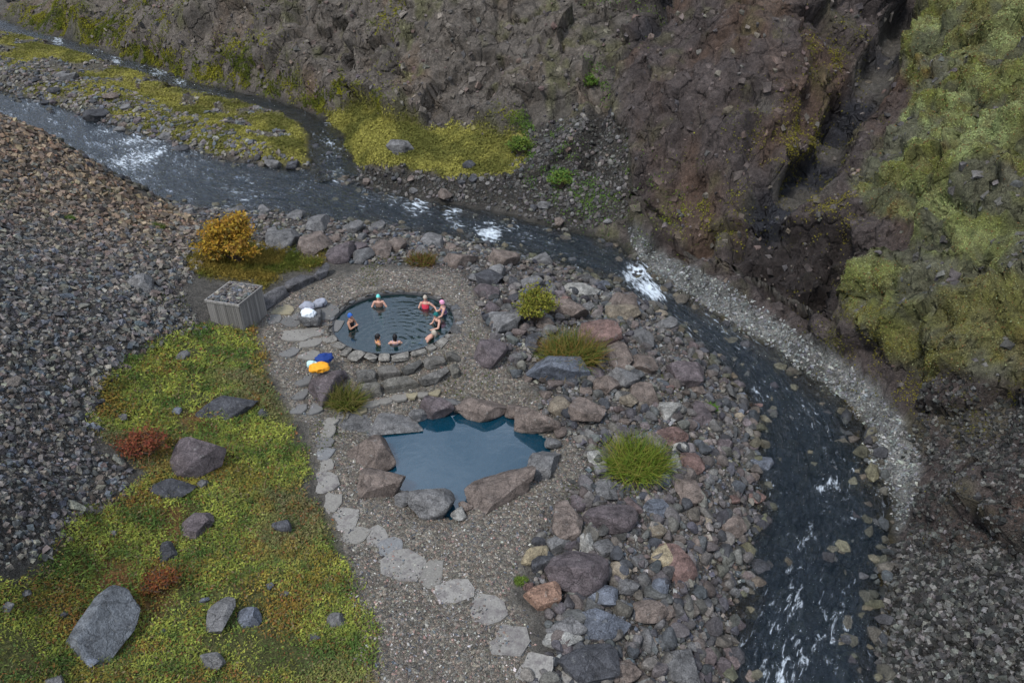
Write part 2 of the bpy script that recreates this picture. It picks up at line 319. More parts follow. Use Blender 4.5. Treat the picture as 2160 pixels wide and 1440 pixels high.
rm = np.ones(GX.shape + (3,)) * C3(.155, .155, .045)
rm = mixc(rm, C3(.30, .33, .18), sstep(.4, .65, v1) * sstep(750, 250, PYY))
rm = mixc(rm, C3(.15, .13, .05), sstep(.5, .7, v3) * .7)
rm = mixc(rm, C3(.18, .085, .035), sstep(.62, .78, fbm(TX * .7, TY * .7, TZ * .7, oct=4, seed=99) * .5 + .5) * .7)
rm = mixc(rm, C3(.10, .085, .05), sstep(.42, .6, v2) * .6)
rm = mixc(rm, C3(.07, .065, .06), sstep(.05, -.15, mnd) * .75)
barerock = sstep(.55, .63, fbm(TX * .4, TY * .4, TZ * .4, oct=4, seed=100) * .5 + .5)
rm = mixc(rm, C3(.105, .095, .085), barerock * .9)
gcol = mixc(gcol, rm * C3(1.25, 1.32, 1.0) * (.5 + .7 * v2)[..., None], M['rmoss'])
gcol = gcol * (1 - .5 * M['dark'] * M['cliff'])[..., None]        # shade under the overhang, put into the rock colour
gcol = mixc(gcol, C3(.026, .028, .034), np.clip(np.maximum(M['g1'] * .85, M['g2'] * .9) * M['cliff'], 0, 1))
bed = mixc(np.ones(GX.shape + (3,)) * C3(.025, .026, .02), C3(.08, .07, .035), v2)
bed = mixc(bed, C3(.12, .085, .012), sstep(.5, .7, v1) * sstep(1150, 1300, PX))
gcol = mixc(gcol, bed, riv)
wetb = sstep(-.5, -.1, np.maximum(D_RIV, D_STR)) * (1 - .6 * M['pale'])
gcol = gcol * (1 - .45 * wetb)[..., None]
gcol = mixc(gcol, C3(.10, .16, .18), sstep(-.1, .1, d_lp))
rough = np.clip(.95 - .45 * wetb - .45 * M['g2'] - .3 * M['g1'], .25, 1)
soft = np.clip(M['meadow'] + M['island'] * (1 - stony) + M['terrace'] + M['rmoss'] + M['grass2'], 0, 1)
stonew = np.clip(M['scree'] + M['bank'] + M['nbank'] + M['rscree'] + M['pale'] * .6 + M['fan'] + M['island'] * stony, 0, 1)

# ------------------------------------------------------------------ materials
MATS = {}
def newmat(name):
    m = bpy.data.materials.new(name); m.use_nodes = True; nt = m.node_tree; nt.nodes.clear()
    out = nt.nodes.new('ShaderNodeOutputMaterial'); MATS[name] = m
    return m, nt, out
def N(nt, t, **kw):
    n = nt.nodes.new('ShaderNode' + t)
    for k, v in kw.items():
        if k in n.inputs.keys(): n.inputs[k].default_value = v
        else: setattr(n, k, v)
    return n
def ramp(nt, stops):
    n = nt.nodes.new('ShaderNodeValToRGB'); e = n.color_ramp.elements
    while len(e) > 1: e.remove(e[-1])
    for i, (p, c) in enumerate(stops):
        el = e[0] if i == 0 else e.new(p)
        el.position = p; el.color = (c[0], c[1], c[2], 1) if hasattr(c, '__len__') else (c, c, c, 1)
    return n
def math_n(nt, op, a, b=None, c=None):
    n = nt.nodes.new('ShaderNodeMath'); n.operation = op
    for i, v in enumerate((a, b, c)):
        if v is None: continue
        if hasattr(v, 'default_value') or hasattr(v, 'links'): nt.links.new(v, n.inputs[i])
        else: n.inputs[i].default_value = v
    return n.outputs[0]
def mulcol(nt, a, b, fac=1.0, mode='MULTIPLY'):
    n = nt.nodes.new('ShaderNodeMix'); n.data_type = 'RGBA'; n.blend_type = mode
    for sock, v in ((n.inputs[0], fac), (n.inputs[6], a), (n.inputs[7], b)):
        if hasattr(v, 'links'): nt.links.new(v, sock)
        else: sock.default_value = v if not hasattr(v, '__len__') else (*v[:3], 1)
    return n.outputs[2]
def terrain_mat():
    m, nt, out = newmat('terrain'); L = nt.links.new
    col = N(nt, 'Attribute', attribute_name='tint'); ms = N(nt, 'Attribute', attribute_name='mask')
    sep = N(nt, 'SeparateColor'); L(ms.outputs['Color'], sep.inputs[0])          # r roughness, g stones, b soft plants
    geo = N(nt, 'NewGeometry')
    grv = N(nt, 'TexVoronoi', Scale=14.0); L(geo.outputs['Position'], grv.inputs['Vector'])
    grvr = ramp(nt, [(0, .45), (.25, .8), (.55, 1.05), (.8, 1.35), (.93, 2.1)]); grs = N(nt, 'SeparateColor'); L(grv.outputs['Color'], grs.inputs[0]); L(grs.outputs[0], grvr.inputs[0])
    hue = ramp(nt, [(0, (1.1, .95, .85)), (.35, (.95, 1, 1.02)), (.6, (1, 1, .9)), (.85, (1.1, .92, .88)), (1, (.88, .98, 1.12))]); L(grs.outputs[1], hue.inputs[0])
    vc = mulcol(nt, grvr.outputs[0], hue.outputs[0])
    n1 = N(nt, 'TexNoise', Scale=5.0, Detail=6.0, Roughness=.68); L(geo.outputs['Position'], n1.inputs['Vector'])
    n2 = N(nt, 'TexNoise', Scale=26.0, Detail=3.0, Roughness=.7); L(geo.outputs['Position'], n2.inputs['Vector'])
    nr = ramp(nt, [(.28, .5), (.5, .95), (.72, 1.5)]); L(n1.outputs['Fac'], nr.inputs[0])
    nr2 = ramp(nt, [(.3, .5), (.5, 1.0), (.7, 1.6)]); L(n2.outputs['Fac'], nr2.inputs[0])
    fine = mulcol(nt, nr.outputs[0], nr2.outputs[0])
    c1 = mulcol(nt, col.outputs['Color'], fine)
    c2 = mulcol(nt, col.outputs['Color'], vc)
    c2 = mulcol(nt, c2, nr2.outputs[0], .5)
    c = mulcol(nt, c1, c2, math_n(nt, 'MULTIPLY', sep.outputs[1], .8), 'MIX')
    ed = N(nt, 'TexVoronoi', Scale=14.0, feature='DISTANCE_TO_EDGE'); L(geo.outputs['Position'], ed.inputs['Vector'])
    edr = ramp(nt, [(0, 0.0), (.18, 1.0)]); L(ed.outputs['Distance'], edr.inputs[0])
    fcl = ramp(nt, [(0, 1.0), (1, .85)]); L(ms.outputs['Alpha'], fcl.inputs[0])
    hgt = math_n(nt, 'ADD', math_n(nt, 'MULTIPLY', edr.outputs[0], math_n(nt, 'MULTIPLY', sep.outputs[1], .5)), math_n(nt, 'MULTIPLY', math_n(nt, 'MULTIPLY_ADD', n1.outputs['Fac'], 2.2, n2.outputs['Fac']), fcl.outputs[0]))
    bp = N(nt, 'Bump', Strength=1.0, Distance=.10); L(hgt, bp.inputs['Height'])
    # joints and cracks of the rock faces
    wv = N(nt, 'TexNoise', Scale=1.3, Detail=3.0); L(geo.outputs['Position'], wv.inputs['Vector'])
    wm = nt.nodes.new('ShaderNodeVectorMath'); wm.operation = 'MULTIPLY_ADD'; L(wv.outputs['Color'], wm.inputs[0]); wm.inputs[1].default_value = (.7, .7, .7); L(geo.outputs['Position'], wm.inputs[2])
    mpc = N(nt, 'Mapping'); L(wm.outputs[0], mpc.inputs['Vector']); mpc.inputs['Scale'].default_value = (1.0, 1.0, .65)
    k1 = N(nt, 'TexVoronoi', Scale=.75, feature='DISTANCE_TO_EDGE'); k2 = N(nt, 'TexVoronoi', Scale=2.4, feature='DISTANCE_TO_EDGE'); L(mpc.outputs[0], k1.inputs['Vector']); L(mpc.outputs[0], k2.inputs['Vector'])
    q1 = ramp(nt, [(0, 0.0), (.07, 1.0)]); q2 = ramp(nt, [(0, 0.0), (.12, 1.0)]); L(k1.outputs['Distance'], q1.inputs[0]); L(k2.outputs['Distance'], q2.inputs[0])
    ck = math_n(nt, 'MULTIPLY', math_n(nt, 'MULTIPLY_ADD', q2.outputs[0], .08, q1.outputs[0]), ms.outputs['Alpha'])
    bp2 = N(nt, 'Bump', Strength=.8, Distance=.26); L(ck, bp2.inputs['Height']); L(bp.outputs[0], bp2.inputs['Normal'])
    b = N(nt, 'BsdfPrincipled'); L(c, b.inputs['Base Color']); L(sep.outputs[0], b.inputs['Roughness']); L(bp2.outputs[0], b.inputs['Normal'])
    b.inputs['Specular IOR Level'].default_value = .25
    L(b.outputs[0], out.inputs[0]); return m
terrain_mat()

def mesh_np(name, V, Fc, mat=None, smooth=True, attrs=None, uv=None):
    """fast mesh from arrays; Fc is (n,3) or (n,4)"""
    me = bpy.data.meshes.new(name); V = np.ascontiguousarray(V, np.float32); Fc = np.ascontiguousarray(Fc, np.int32); k = Fc.shape[1]
    me.vertices.add(len(V)); me.vertices.foreach_set('co', V.ravel())
    me.loops.add(Fc.size); me.loops.foreach_set('vertex_index', Fc.ravel())
    me.polygons.add(len(Fc)); me.polygons.foreach_set('loop_start', np.arange(0, Fc.size, k, dtype=np.int32))
    me.polygons.foreach_set('use_smooth', np.full(len(Fc), bool(smooth)))
    me.update(calc_edges=True)
    for an, arr in (attrs or {}).items():
        a = me.color_attributes.new(an, 'FLOAT_COLOR', 'POINT')
        arr = np.asarray(arr, np.float32); full = np.ones((len(V), 4), np.float32); full[:, :arr.shape[1]] = arr
        a.data.foreach_set('color', full.ravel())
    if uv is not None:
        u = me.uv_layers.new(name='UVMap'); u.data.foreach_set('uv', np.asarray(uv, np.float32)[Fc.ravel()].ravel())
    if mat: me.materials.append(MATS[mat] if isinstance(mat, str) else mat)
    return me
def link(name, me, parent=None, loc=None, rot=None, scale=None):
    o = bpy.data.objects.new(name, me); COL.objects.link(o)
    if parent is not None: o.parent = parent
    if loc is not None: o.location = [float(v) for v in loc]
    if rot is not None: o.rotation_euler = [float(v) for v in rot]
    if scale is not None: o.scale = [float(v) for v in scale]
    return o
def tag(o, label=None, cat=None, group=None, kind=None):
    if label: o['label'] = label
    if cat: o['category'] = cat
    if group: o['group'] = group
    if kind: o['kind'] = kind
    return o
def thing(name, label, cat, loc=(0, 0, 0), rz=0, group=None):
    o = link(name, None, loc=loc, rot=(0, 0, rz)); o.empty_display_size = .2
    return tag(o, label, cat, group)

# ------------------------------------------------------------------ terrain meshes, split by what the ground is
TV = np.stack([TX, TY, TZ], -1).reshape(-1, 3)
idx = np.arange(NX * NY).reshape(NY, NX)
quads = np.stack([idx[:-1, :-1], idx[:-1, 1:], idx[1:, 1:], idx[1:, :-1]], -1).reshape(-1, 4)
e1 = TV[quads[:, 2]] - TV[quads[:, 0]]; e2 = TV[quads[:, 3]] - TV[quads[:, 1]]
fn = np.cross(e1, e2); VN = np.zeros_like(TV)
for k in range(4): np.add.at(VN, quads[:, k], fn)
VN /= np.linalg.norm(VN, axis=1)[:, None] + 1e-9
kinds = ['ground', 'cliff', 'scree_slope', 'river_bed', 'river_island', 'mossy_slope', 'meadow']
score = np.stack([np.full(GX.shape, .45), M['cliff'], M['scree'], riv * 1.5, M['island'], M['rmoss'] * 1.05, M['meadow']], -1).reshape(-1, len(kinds))
cls = score.argmax(1)[quads[:, 0]]
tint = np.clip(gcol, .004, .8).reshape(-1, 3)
mask = np.stack([rough, stonew + .9 * M['gravel'], soft, M['cliff'] + .5 * M['rmoss']], -1).reshape(-1, 4); mask = np.clip(mask, 0, 1)
for i, k in enumerate(kinds):
    q = quads[cls == i]
    u, inv = np.unique(q.ravel(), return_inverse=True)
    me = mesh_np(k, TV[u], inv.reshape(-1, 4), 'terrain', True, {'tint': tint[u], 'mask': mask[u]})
    me.normals_split_custom_set_from_vertices(VN[u].astype(np.float32))
    tag(link(k, me), kind='structure')
# height lookups on the finished ground (plan position shifts by the relief are ignored: fitted on the moved points)
def grid_ij(x, y):
    i = np.clip(np.interp(x, gx, np.arange(NX)), 0, NX - 1.001); j = np.clip(np.interp(y, gy, np.arange(NY)), 0, NY - 1.001)
    return i, j
def bil(A, x, y):
    i, j = grid_ij(x, y); i0 = np.floor(i).astype(int); j0 = np.floor(j).astype(int); fi, fj = i - i0, j - j0
    if A.ndim == 3: fi, fj = fi[..., None], fj[..., None]
    return (A[j0, i0] * (1 - fi) + A[j0, i0 + 1] * fi) * (1 - fj) + (A[j0 + 1, i0] * (1 - fi) + A[j0 + 1, i0 + 1] * fi) * fj
VNg = VN.reshape(NY, NX, 3)
# undisplaced lookup: returns moved surface point for plan parameters (x, y)
def surf(x, y):
    x = np.asarray(x, float); y = np.asarray(y, float)
    return np.stack([bil(TX, x, y), bil(TY, x, y), bil(TZ, x, y)], -1)
# pixel -> first surface point, using a z-buffer of the grid vertices' own picture positions
def hit(px, py):
    """walk the ray over the undisplaced field, then take the moved surface point nearest to the ray"""
    d = ray(px, py); t = np.arange(6, 130, .05); x = d[0] * t; y = d[1] * t; z = HC + d[2] * t
    ok = (x > gx[0]) & (x < gx[-1]) & (y < gy[-1]); x, y, z = x[ok], y[ok], z[ok]
    s = surf(x, y); below = z < s[:, 2]
    k = int(np.argmax(below)) if below.any() else len(z) - 1
    lo = max(0, k - 60); a = surf(x[lo:k + 60], y[lo:k + 60])
    qx, qy, dep = project(a[:, 0], a[:, 1], a[:, 2])
    e = (qx - px) ** 2 + (qy - py) ** 2; j = int(np.argmax(e < e.min() + 6))     # first of the near matches: the visible one
    return a[j]
# ------------------------------------------------------------------ water
def water_mat(name, body, rough=.03, ior=1.36, clear=.9, tintc=(.5, .7, .68), foam=False, ripple=(0, 0), bump=.02):
    m, nt, out = newmat(name); L = nt.links.new
    geo = N(nt, 'NewGeometry')
    nrm_in = None
    if ripple[0]:
        tcn = N(nt, 'UVMap') if foam else None
        vec = tcn.outputs[0] if foam else geo.outputs['Position']
        mp = N(nt, 'Mapping'); L(vec, mp.inputs['Vector']); mp.inputs['Scale'].default_value = (ripple[0], ripple[1], 1)
        n1 = N(nt, 'TexNoise', Scale=1.0, Detail=5.0, Roughness=.6, Distortion=.6); L(mp.outputs[0], n1.inputs['Vector'])
        bp = N(nt, 'Bump', Strength=1.0, Distance=bump); L(n1.outputs['Fac'], bp.inputs['Height']); nrm_in = bp.outputs[0]
    fr = N(nt, 'Fresnel', IOR=ior)
    tr = N(nt, 'BsdfTransparent', Color=(*tintc, 1)); df = N(nt, 'BsdfDiffuse', Color=(*body, 1)); gl = N(nt, 'BsdfGlossy', Roughness=rough)
    gl.inputs['Color'].default_value = (1, 1, 1, 1)
    if nrm_in: L(nrm_in, fr.inputs['Normal']); L(nrm_in, gl.inputs['Normal'])
    m1 = N(nt, 'MixShader'); m1.inputs[0].default_value = clear
    if foam:
        at = N(nt, 'Attribute', attribute_name='foam'); sp = N(nt, 'SeparateColor'); L(at.outputs['Color'], sp.inputs[0])
        L(math_n(nt, 'MULTIPLY_ADD', sp.outputs[1], .94 - clear, clear), m1.inputs[0])
        L(mulcol(nt, (*tintc, 1), (.72, .68, .52, 1), sp.outputs[1], 'MIX'), tr.inputs['Color'])
    L(df.outputs[0], m1.inputs[1]); L(tr.outputs[0], m1.inputs[2])
    m2 = N(nt, 'MixShader'); L(fr.outputs[0], m2.inputs[0]); L(m1.outputs[0], m2.inputs[1]); L(gl.outputs[0], m2.inputs[2])
    last = m2
    if foam:
        mp2 = N(nt, 'Mapping'); L(tcn.outputs[0], mp2.inputs['Vector']); mp2.inputs['Scale'].default_value = (2.2, 4.0, 1)
        n2 = N(nt, 'TexNoise', Scale=1.0, Detail=7.0, Roughness=.75, Distortion=.5); L(mp2.outputs[0], n2.inputs['Vector'])
        th = math_n(nt, 'SUBTRACT', math_n(nt, 'ADD', n2.outputs['Fac'], math_n(nt, 'MULTIPLY', sp.outputs[0], .26)), .675)
        fm = math_n(nt, 'MULTIPLY', th, 6.0); cl = nt.nodes.new('ShaderNodeClamp'); L(fm, cl.inputs[0])
        fd = N(nt, 'BsdfDiffuse', Color=(.62, .68, .72, 1))
        m3 = N(nt, 'MixShader'); L(math_n(nt, 'MULTIPLY', cl.outputs[0], .85), m3.inputs[0]); L(m2.outputs[0], m3.inputs[1]); L(fd.outputs[0], m3.inputs[2]); last = m3
    L(last.outputs[0], out.inputs[0]); return m
water_mat('river_water', (.006, .018, .030), .05, 1.58, .70, (.38, .45, .42), foam=True, ripple=(3.0, 5.5), bump=.16)
water_mat('pool_water', (.010, .07, .075), .012, 1.9, .82, (.34, .58, .56), ripple=(5, 5), bump=.006)
water_mat('blue_pool_water', (.003, .055, .095), .012, 1.95, .42, (.18, .5, .6), ripple=(3, 3), bump=.004)
foam_px = [(120,86,22,.9),(245,128,22,.9),(335,152,26,1.),(380,172,22,.9),(470,197,22,.6),(565,217,26,.6),(640,245,18,.7),(695,300,18,.9),(692,330,16,.8),(705,362,22,1.),(715,380,25,.9),(300,312,75,1.1),(270,345,80,.9),(400,330,70,.7),(230,290,60,.8),(330,325,40,.8),(420,350,90,.35),(120,245,80,.45),(60,215,50,.6),(880,432,40,1.2),(830,415,40,.9),(955,452,22,1.3),(965,470,20,1.1),(1030,490,38,1.3),(780,420,45,.8),(650,400,60,.6),(520,400,60,.6),(1340,576,34,1.7),(1365,600,34,1.7),(1385,622,28,1.3),(1745,1025,40,.9),(1770,1045,25,.8),(1680,1272,30,1.1),(1640,1425,75,.9),(1690,1390,40,.8),(1600,1310,40,.7),(1605,1235,30,.7),(1580,1360,40,.6),(1625,985,20,.6),(1620,1090,25,.5),(1850,1180,20,.3),(1500,735,25,.4),(1570,790,20,.4),(600,420,60,.3),(750,435,60,.35),(1700,1150,60,.25),(1480,690,30,.3)]
def water_strip(name, A, B, ntv, amp, mat, foam_extra=.0, fbase=0.0):
    n = len(A); u = np.linspace(0, 1, ntv)
    P = A[:, None, :] * (1 - u[None, :, None]) + B[:, None, :] * u[None, :, None]
    # bank overlap: the sheet runs a little under the banks
    ext = (B - A)[:, None, :] * ((u - .5) * .10)[None, :, None]; ext[..., 2] = 0; P = P + ext
    cen = (A + B) / 2; s = np.r_[0, np.cumsum(np.linalg.norm(np.diff(cen[:, :2], axis=0), axis=1))]
    wdt = np.linalg.norm((B - A)[:, :2], axis=1)
    uvs = np.stack([np.repeat(s[:, None], ntv, 1), (u - .5)[None, :] * wdt[:, None]], -1)
    X, Yy = P[..., 0], P[..., 1]; px, py, _ = project(X, Yy, P[..., 2])
    fo = np.full(X.shape, fbase)
    for (fx, fy, r, k) in foam_px: fo = np.maximum(fo, k * np.exp(-(((px - fx) / r) ** 2 + ((py - fy) / (r * .8)) ** 2)))
    fo = np.maximum(fo * (.75 + .5 * fbm(X * 1.3, Yy * 1.3, oct=3, seed=122)), .36 + .5 * fbm(uvs[..., 0] * .55, uvs[..., 1] * 1.1, oct=4, seed=123) - .12)
    ch = fbm(uvs[..., 0] * 1.1, uvs[..., 1] * 1.6, oct=4, gain=.6, seed=120) * amp + fo * .09 * fbm(X * 2.2, Yy * 2.2, oct=3, seed=121)
    P[..., 2] += ch * sstep(0, .12, u)[None, :] * sstep(0, .12, 1 - u)[None, :]
    edge = np.minimum(u, 1 - u)[None, :] * wdt[:, None]; shal = 1 - sstep(.1, 1.5, edge + .9 * fbm(X * .8, Yy * .8, oct=3, seed=125) - .2)
    ii = np.arange(n * ntv).reshape(n, ntv)
    q = np.stack([ii[:-1, :-1], ii[1:, :-1], ii[1:, 1:], ii[:-1, 1:]], -1).reshape(-1, 4)
    me = mesh_np(name, P.reshape(-1, 3), q, mat, True, {'foam': np.stack([fo + foam_extra, shal, shal * 0], -1).reshape(-1, 3)}, uvs.reshape(-1, 2))
    if me.polygons[0].normal.z < 0: me.flip_normals()
    return tag(link(name, me), kind='structure')
up = lambda P, n: resample(P, n)
water_strip('river', up(RF, 520), up(RN, 520), 50, .13, 'river_water')
water_strip('stream', up(SF, 240)[:236], up(SN, 240)[:236], 14, .06, 'river_water', fbase=.08)
# ------------------------------------------------------------------ stone materials
def stone_mat(name, attr=False, bump=.06, lichen=True, scale=1.0):
    m, nt, out = newmat(name); L = nt.links.new
    geo = N(nt, 'NewGeometry')
    if attr: base = N(nt, 'Attribute', attribute_name='tint').outputs['Color']
    else: base = N(nt, 'ObjectInfo').outputs['Color']
    n1 = N(nt, 'TexNoise', Scale=3.2 * scale, Detail=5.0, Roughness=.65); n2 = N(nt, 'TexNoise', Scale=24.0 * scale, Detail=3.0, Roughness=.7)
    L(geo.outputs['Position'], n1.inputs['Vector']); L(geo.outputs['Position'], n2.inputs['Vector'])
    r1 = ramp(nt, [(.28, .42), (.5, 1.0), (.72, 1.6)]); L(n1.outputs['Fac'], r1.inputs[0])
    r2 = ramp(nt, [(.3, .55), (.5, 1.0), (.72, 1.6)]); L(n2.outputs['Fac'], r2.inputs[0])
    c = mulcol(nt, mulcol(nt, base, r1.outputs[0]), r2.outputs[0])
    if lichen:
        n3 = N(nt, 'TexNoise', Scale=5.5, Detail=6.0, Roughness=.7); L(geo.outputs['Position'], n3.inputs['Vector'])
        r3 = ramp(nt, [(.60, 0.0), (.70, .55)]); L(n3.outputs['Fac'], r3.inputs[0])
        c = mulcol(nt, c, (.27, .265, .24), r3.outputs[0], 'MIX')
    h = math_n(nt, 'MULTIPLY_ADD', n1.outputs['Fac'], 2.0, n2.outputs['Fac'])
    if lichen:                                             # joints running through the larger boulders
        wm = nt.nodes.new('ShaderNodeVectorMath'); wm.operation = 'MULTIPLY_ADD'; L(n1.outputs['Color'], wm.inputs[0]); wm.inputs[1].default_value = (.5, .5, .5); L(geo.outputs['Position'], wm.inputs[2])
        vk = N(nt, 'TexVoronoi', Scale=1.7, feature='DISTANCE_TO_EDGE'); L(wm.outputs[0], vk.inputs['Vector']); rk = ramp(nt, [(0, 0.0), (.035, 1.0)]); L(vk.outputs['Distance'], rk.inputs[0])
        h = math_n(nt, 'MULTIPLY_ADD', rk.outputs[0], .7, h)
    bp = N(nt, 'Bump', Strength=.8, Distance=bump); L(h, bp.inputs['Height'])
    b = N(nt, 'BsdfPrincipled', Roughness=.85); b.inputs['Specular IOR Level'].default_value = .3
    L(c, b.inputs['Base Color']); L(bp.outputs[0], b.inputs['Normal']); L(b.outputs[0], out.inputs[0]); return m
stone_mat('boulder'); stone_mat('loose_stone', attr=True, bump=.012, lichen=False)
def flag_mat():
    m, nt, out = newmat('flagstone'); L = nt.links.new
    geo = N(nt, 'NewGeometry'); oi = N(nt, 'ObjectInfo')
    n1 = N(nt, 'TexNoise', Scale=4.6, Detail=4.0, Roughness=.6); n2 = N(nt, 'TexNoise', Scale=22.0, Detail=3.0, Roughness=.7)
    L(geo.outputs['Position'], n1.inputs['Vector']); L(geo.outputs['Position'], n2.inputs['Vector'])
    r = ramp(nt, [(.46, 0.0), (.66, .8)]); L(n1.outputs['Fac'], r.inputs[0]); r2 = ramp(nt, [(.3, .75), (.7, 1.25)]); L(n2.outputs['Fac'], r2.inputs[0])
    c = mulcol(nt, mulcol(nt, oi.outputs['Color'], (.115, .10, .095), math_n(nt, 'MULTIPLY', r.outputs[0], oi.outputs['Alpha']), 'MIX'), r2.outputs[0])
    bp = N(nt, 'Bump', Strength=.6, Distance=.015); L(n2.outputs['Fac'], bp.inputs['Height'])
    b = N(nt, 'BsdfPrincipled', Roughness=.85); L(c, b.inputs['Base Color']); L(bp.outputs[0], b.inputs['Normal']); L(b.outputs[0], out.inputs[0])
flag_mat()

# ------------------------------------------------------------------ stone shapes
def ico(sub):
    bm = bmesh.new(); bmesh.ops.create_icosphere(bm, subdivisions=sub, radius=1)
    V = np.array([v.co[:] for v in bm.verts]); Fc = np.array([[v.index for v in f.verts] for f in bm.faces]); bm.free(); return V, Fc
ICO = {k: ico(k) for k in (1, 2, 3, 4, 5)}
def rock(seed, sub=3, cuts=9, rough=.10, block=0.0, flat=1.0):
    r = np.random.default_rng(seed); V, Fc = ICO[sub]; V = V.copy()
    if block:
        n = (np.abs(V) ** block).sum(1) ** (1 / block); V = V / n[:, None]
    V = V * (1 + .22 * fbm(V[:, 0] * .9 + seed, V[:, 1] * .9, V[:, 2] * .9, oct=2, seed=seed)[:, None])
    for _ in range(cuts):
        n = r.normal(size=3); n /= np.linalg.norm(n); d = r.uniform(.5, .82)
        e = V @ n - d; V = V - np.where(e > 0, e, 0)[:, None] * n * .97
    if rough:
        f = fbm(V[:, 0] * 2.2 + seed, V[:, 1] * 2.2, V[:, 2] * 2.2, oct=4, gain=.6, seed=seed + 3)
        V = V * (1 + rough * f)[:, None]
    V = V - (V.max(0) + V.min(0)) / 2; V = V / (np.abs(V).max(0) + 1e-9)
    V[:, 2] *= flat
    return V, Fc
def rock_obj_mesh(name, seed, **k):
    V, Fc = rock(seed, **k)
    me = mesh_np(name, V, Fc, 'boulder', True)
    me.set_sharp_from_angle(angle=math.radians(32))
    return me
BOULD = [rock_obj_mesh('boulder', 100 + i, sub=5 if i < 8 else 4, cuts=13 + i % 9, rough=.05 + .015 * (i % 4)) for i in range(18)]
SLABS = [rock_obj_mesh('slab', 300 + i, sub=5, cuts=9, rough=.08, block=4.0) for i in range(6)]
BLOCKS = [rock_obj_mesh('block', 400 + i, sub=4, cuts=4, rough=.05, block=6.0) for i in range(8)]
SMALL = [rock_obj_mesh('stone', 500 + i, sub=3, cuts=14, rough=.05, block=3.0) for i in range(10)]
PLACED = []            # (x, y, radius) of every single boulder
CC = dict(br=(.15, .118, .098), gr=(.135, .13, .125), pu=(.105, .085, .085), dk=(.06, .06, .064), pl=(.25, .24, .215), og=(.27, .165, .115), ye=(.30, .245, .155), bl=(.12, .13, .15), ta=(.20, .165, .12), re=(.15, .095, .08))
def jitcol(c, k=.12):
    c = np.array(CC[c] if isinstance(c, str) else c) * random.uniform(1 - k, 1 + k); return (*c, 1)
def boulder(px, py, w, h, c='br', label=None, cat='boulder', group=None, name='boulder', tilt=None, rz=None, pool=None, bury=.3, mesh=None, slabf=False, flat=None):
    g = hit(px, py + h * .12)
    if pool is not None: g = PZ(px, py + h * .12, pool)
    _, _, dep = project(*g); k = dep / F
    th = math.atan2(HC - g[2], g[1]); a = w / 2 * k; ph = h / 2 * k
    cz = min(max(.62 * a, .3 * ph), 1.0 * a) if flat is None else flat * a
    q = ph * ph - (cz * math.cos(th)) ** 2
    if q < (.45 * a * math.sin(th)) ** 2:
        b = .6 * a; cz = math.sqrt(max(ph * ph - (b * math.sin(th)) ** 2, (.22 * a) ** 2)) / math.cos(th); cz = min(cz, 1.1 * a)
    else: b = math.sqrt(q) / math.sin(th)
    b = min(b, 1.6 * a)
    me = mesh or random.choice(SLABS if slabf else BOULD)
    o = link(name, me, loc=(g[0], g[1], g[2] + cz * (1 - 2 * bury) * .8), rot=(random.uniform(-.15, .15), random.uniform(-.15, .15), (rz if rz is not None else random.choice([0, math.pi]) + random.uniform(-.3, .3))), scale=(a * 1.05, b * 1.05, cz * 1.1))
    o.color = jitcol(c); PLACED.append((g[0], g[1], max(a, b) * .8))
    tag(o, label or 'weathered boulder', cat, group)
    return o

# ------------------------------------------------------------------ lower pool and the boulders round it
n = 90; U = np.linspace(-4.2, 4.2, n); LX, LY = np.meshgrid(lp_c[0] + U, lp_c[1] + U * .95)
ii = np.arange(n * n).reshape(n, n); q = np.stack([ii[:-1, :-1], ii[:-1, 1:], ii[1:, 1:], ii[1:, :-1]], -1).reshape(-1, 4)
keep = sdist(lp_poly, LX.ravel()[q].mean(1), LY.ravel()[q].mean(1)) > -.75
LZ = LP_WATER + .003 * fbm(LX * 1.5, LY * 1.5, oct=2, seed=140)
qq = q[keep]; u, inv = np.unique(qq.ravel(), return_inverse=True)
tag(link('pool_water', mesh_np('pool_water', np.stack([LX, LY, LZ], -1).reshape(-1, 3)[u], inv.reshape(-1, 4), 'blue_pool_water')), kind='structure')
for a in [(918,864,80,46,'pu','small dark boulder on the far rim of the blue pool, left of the overhanging one'),
          (1022,860,108,50,'br','wide brown boulder overhanging the far edge of the blue pool'),
          (783,950,96,80,'br','large brown boulder with lighter patch at the left edge of the blue pool'),
          (806,1020,98,68,'br','rounded brown boulder below the lighter-patched one, left of the blue pool'),
          (912,1063,92,62,'gr','grey boulder standing on the near edge of the blue pool'),
          (967,1081,32,32,'pl','small pale stone on the near edge of the blue pool'),
          (1148,972,76,72,'gr','flat grey wedge-shaped boulder at the right edge of the blue pool'),
          (950,848,50,20,'gr','low grey stone just behind the far rim of the blue pool'),
          (884,874,42,26,'gr','small grey stone wedged at the upper left rim of the blue pool'),(972,864,34,22,'br','small brown stone between the two boulders on the far rim'),(1084,868,40,28,'br','small brown stone filling the gap at the upper right rim'),(1166,934,36,26,'gr','small grey stone at the right corner of the blue pool'),(852,1052,38,28,'gr','small grey stone between the two lower left rim boulders of the pool'),(982,1066,34,22,'br','small brown stone beside the pale one on the near rim')]:
    boulder(*a, group='boulders ringing the blue pool', bury=.30, pool=LP_WATER + .12)
boulder(1124, 888, 118, 62, 'br', 'long dark brown boulder slanting along the right rim of the blue pool', group='boulders ringing the blue pool', rz=-.82, bury=.25, mesh=BOULD[3], pool=LP_WATER + .12)
boulder(1058, 1030, 158, 44, 'br', 'long rough boulder slanting along the near right rim of the blue pool', group='boulders ringing the blue pool', rz=.5, bury=.3, mesh=BOULD[7], pool=LP_WATER + .1)
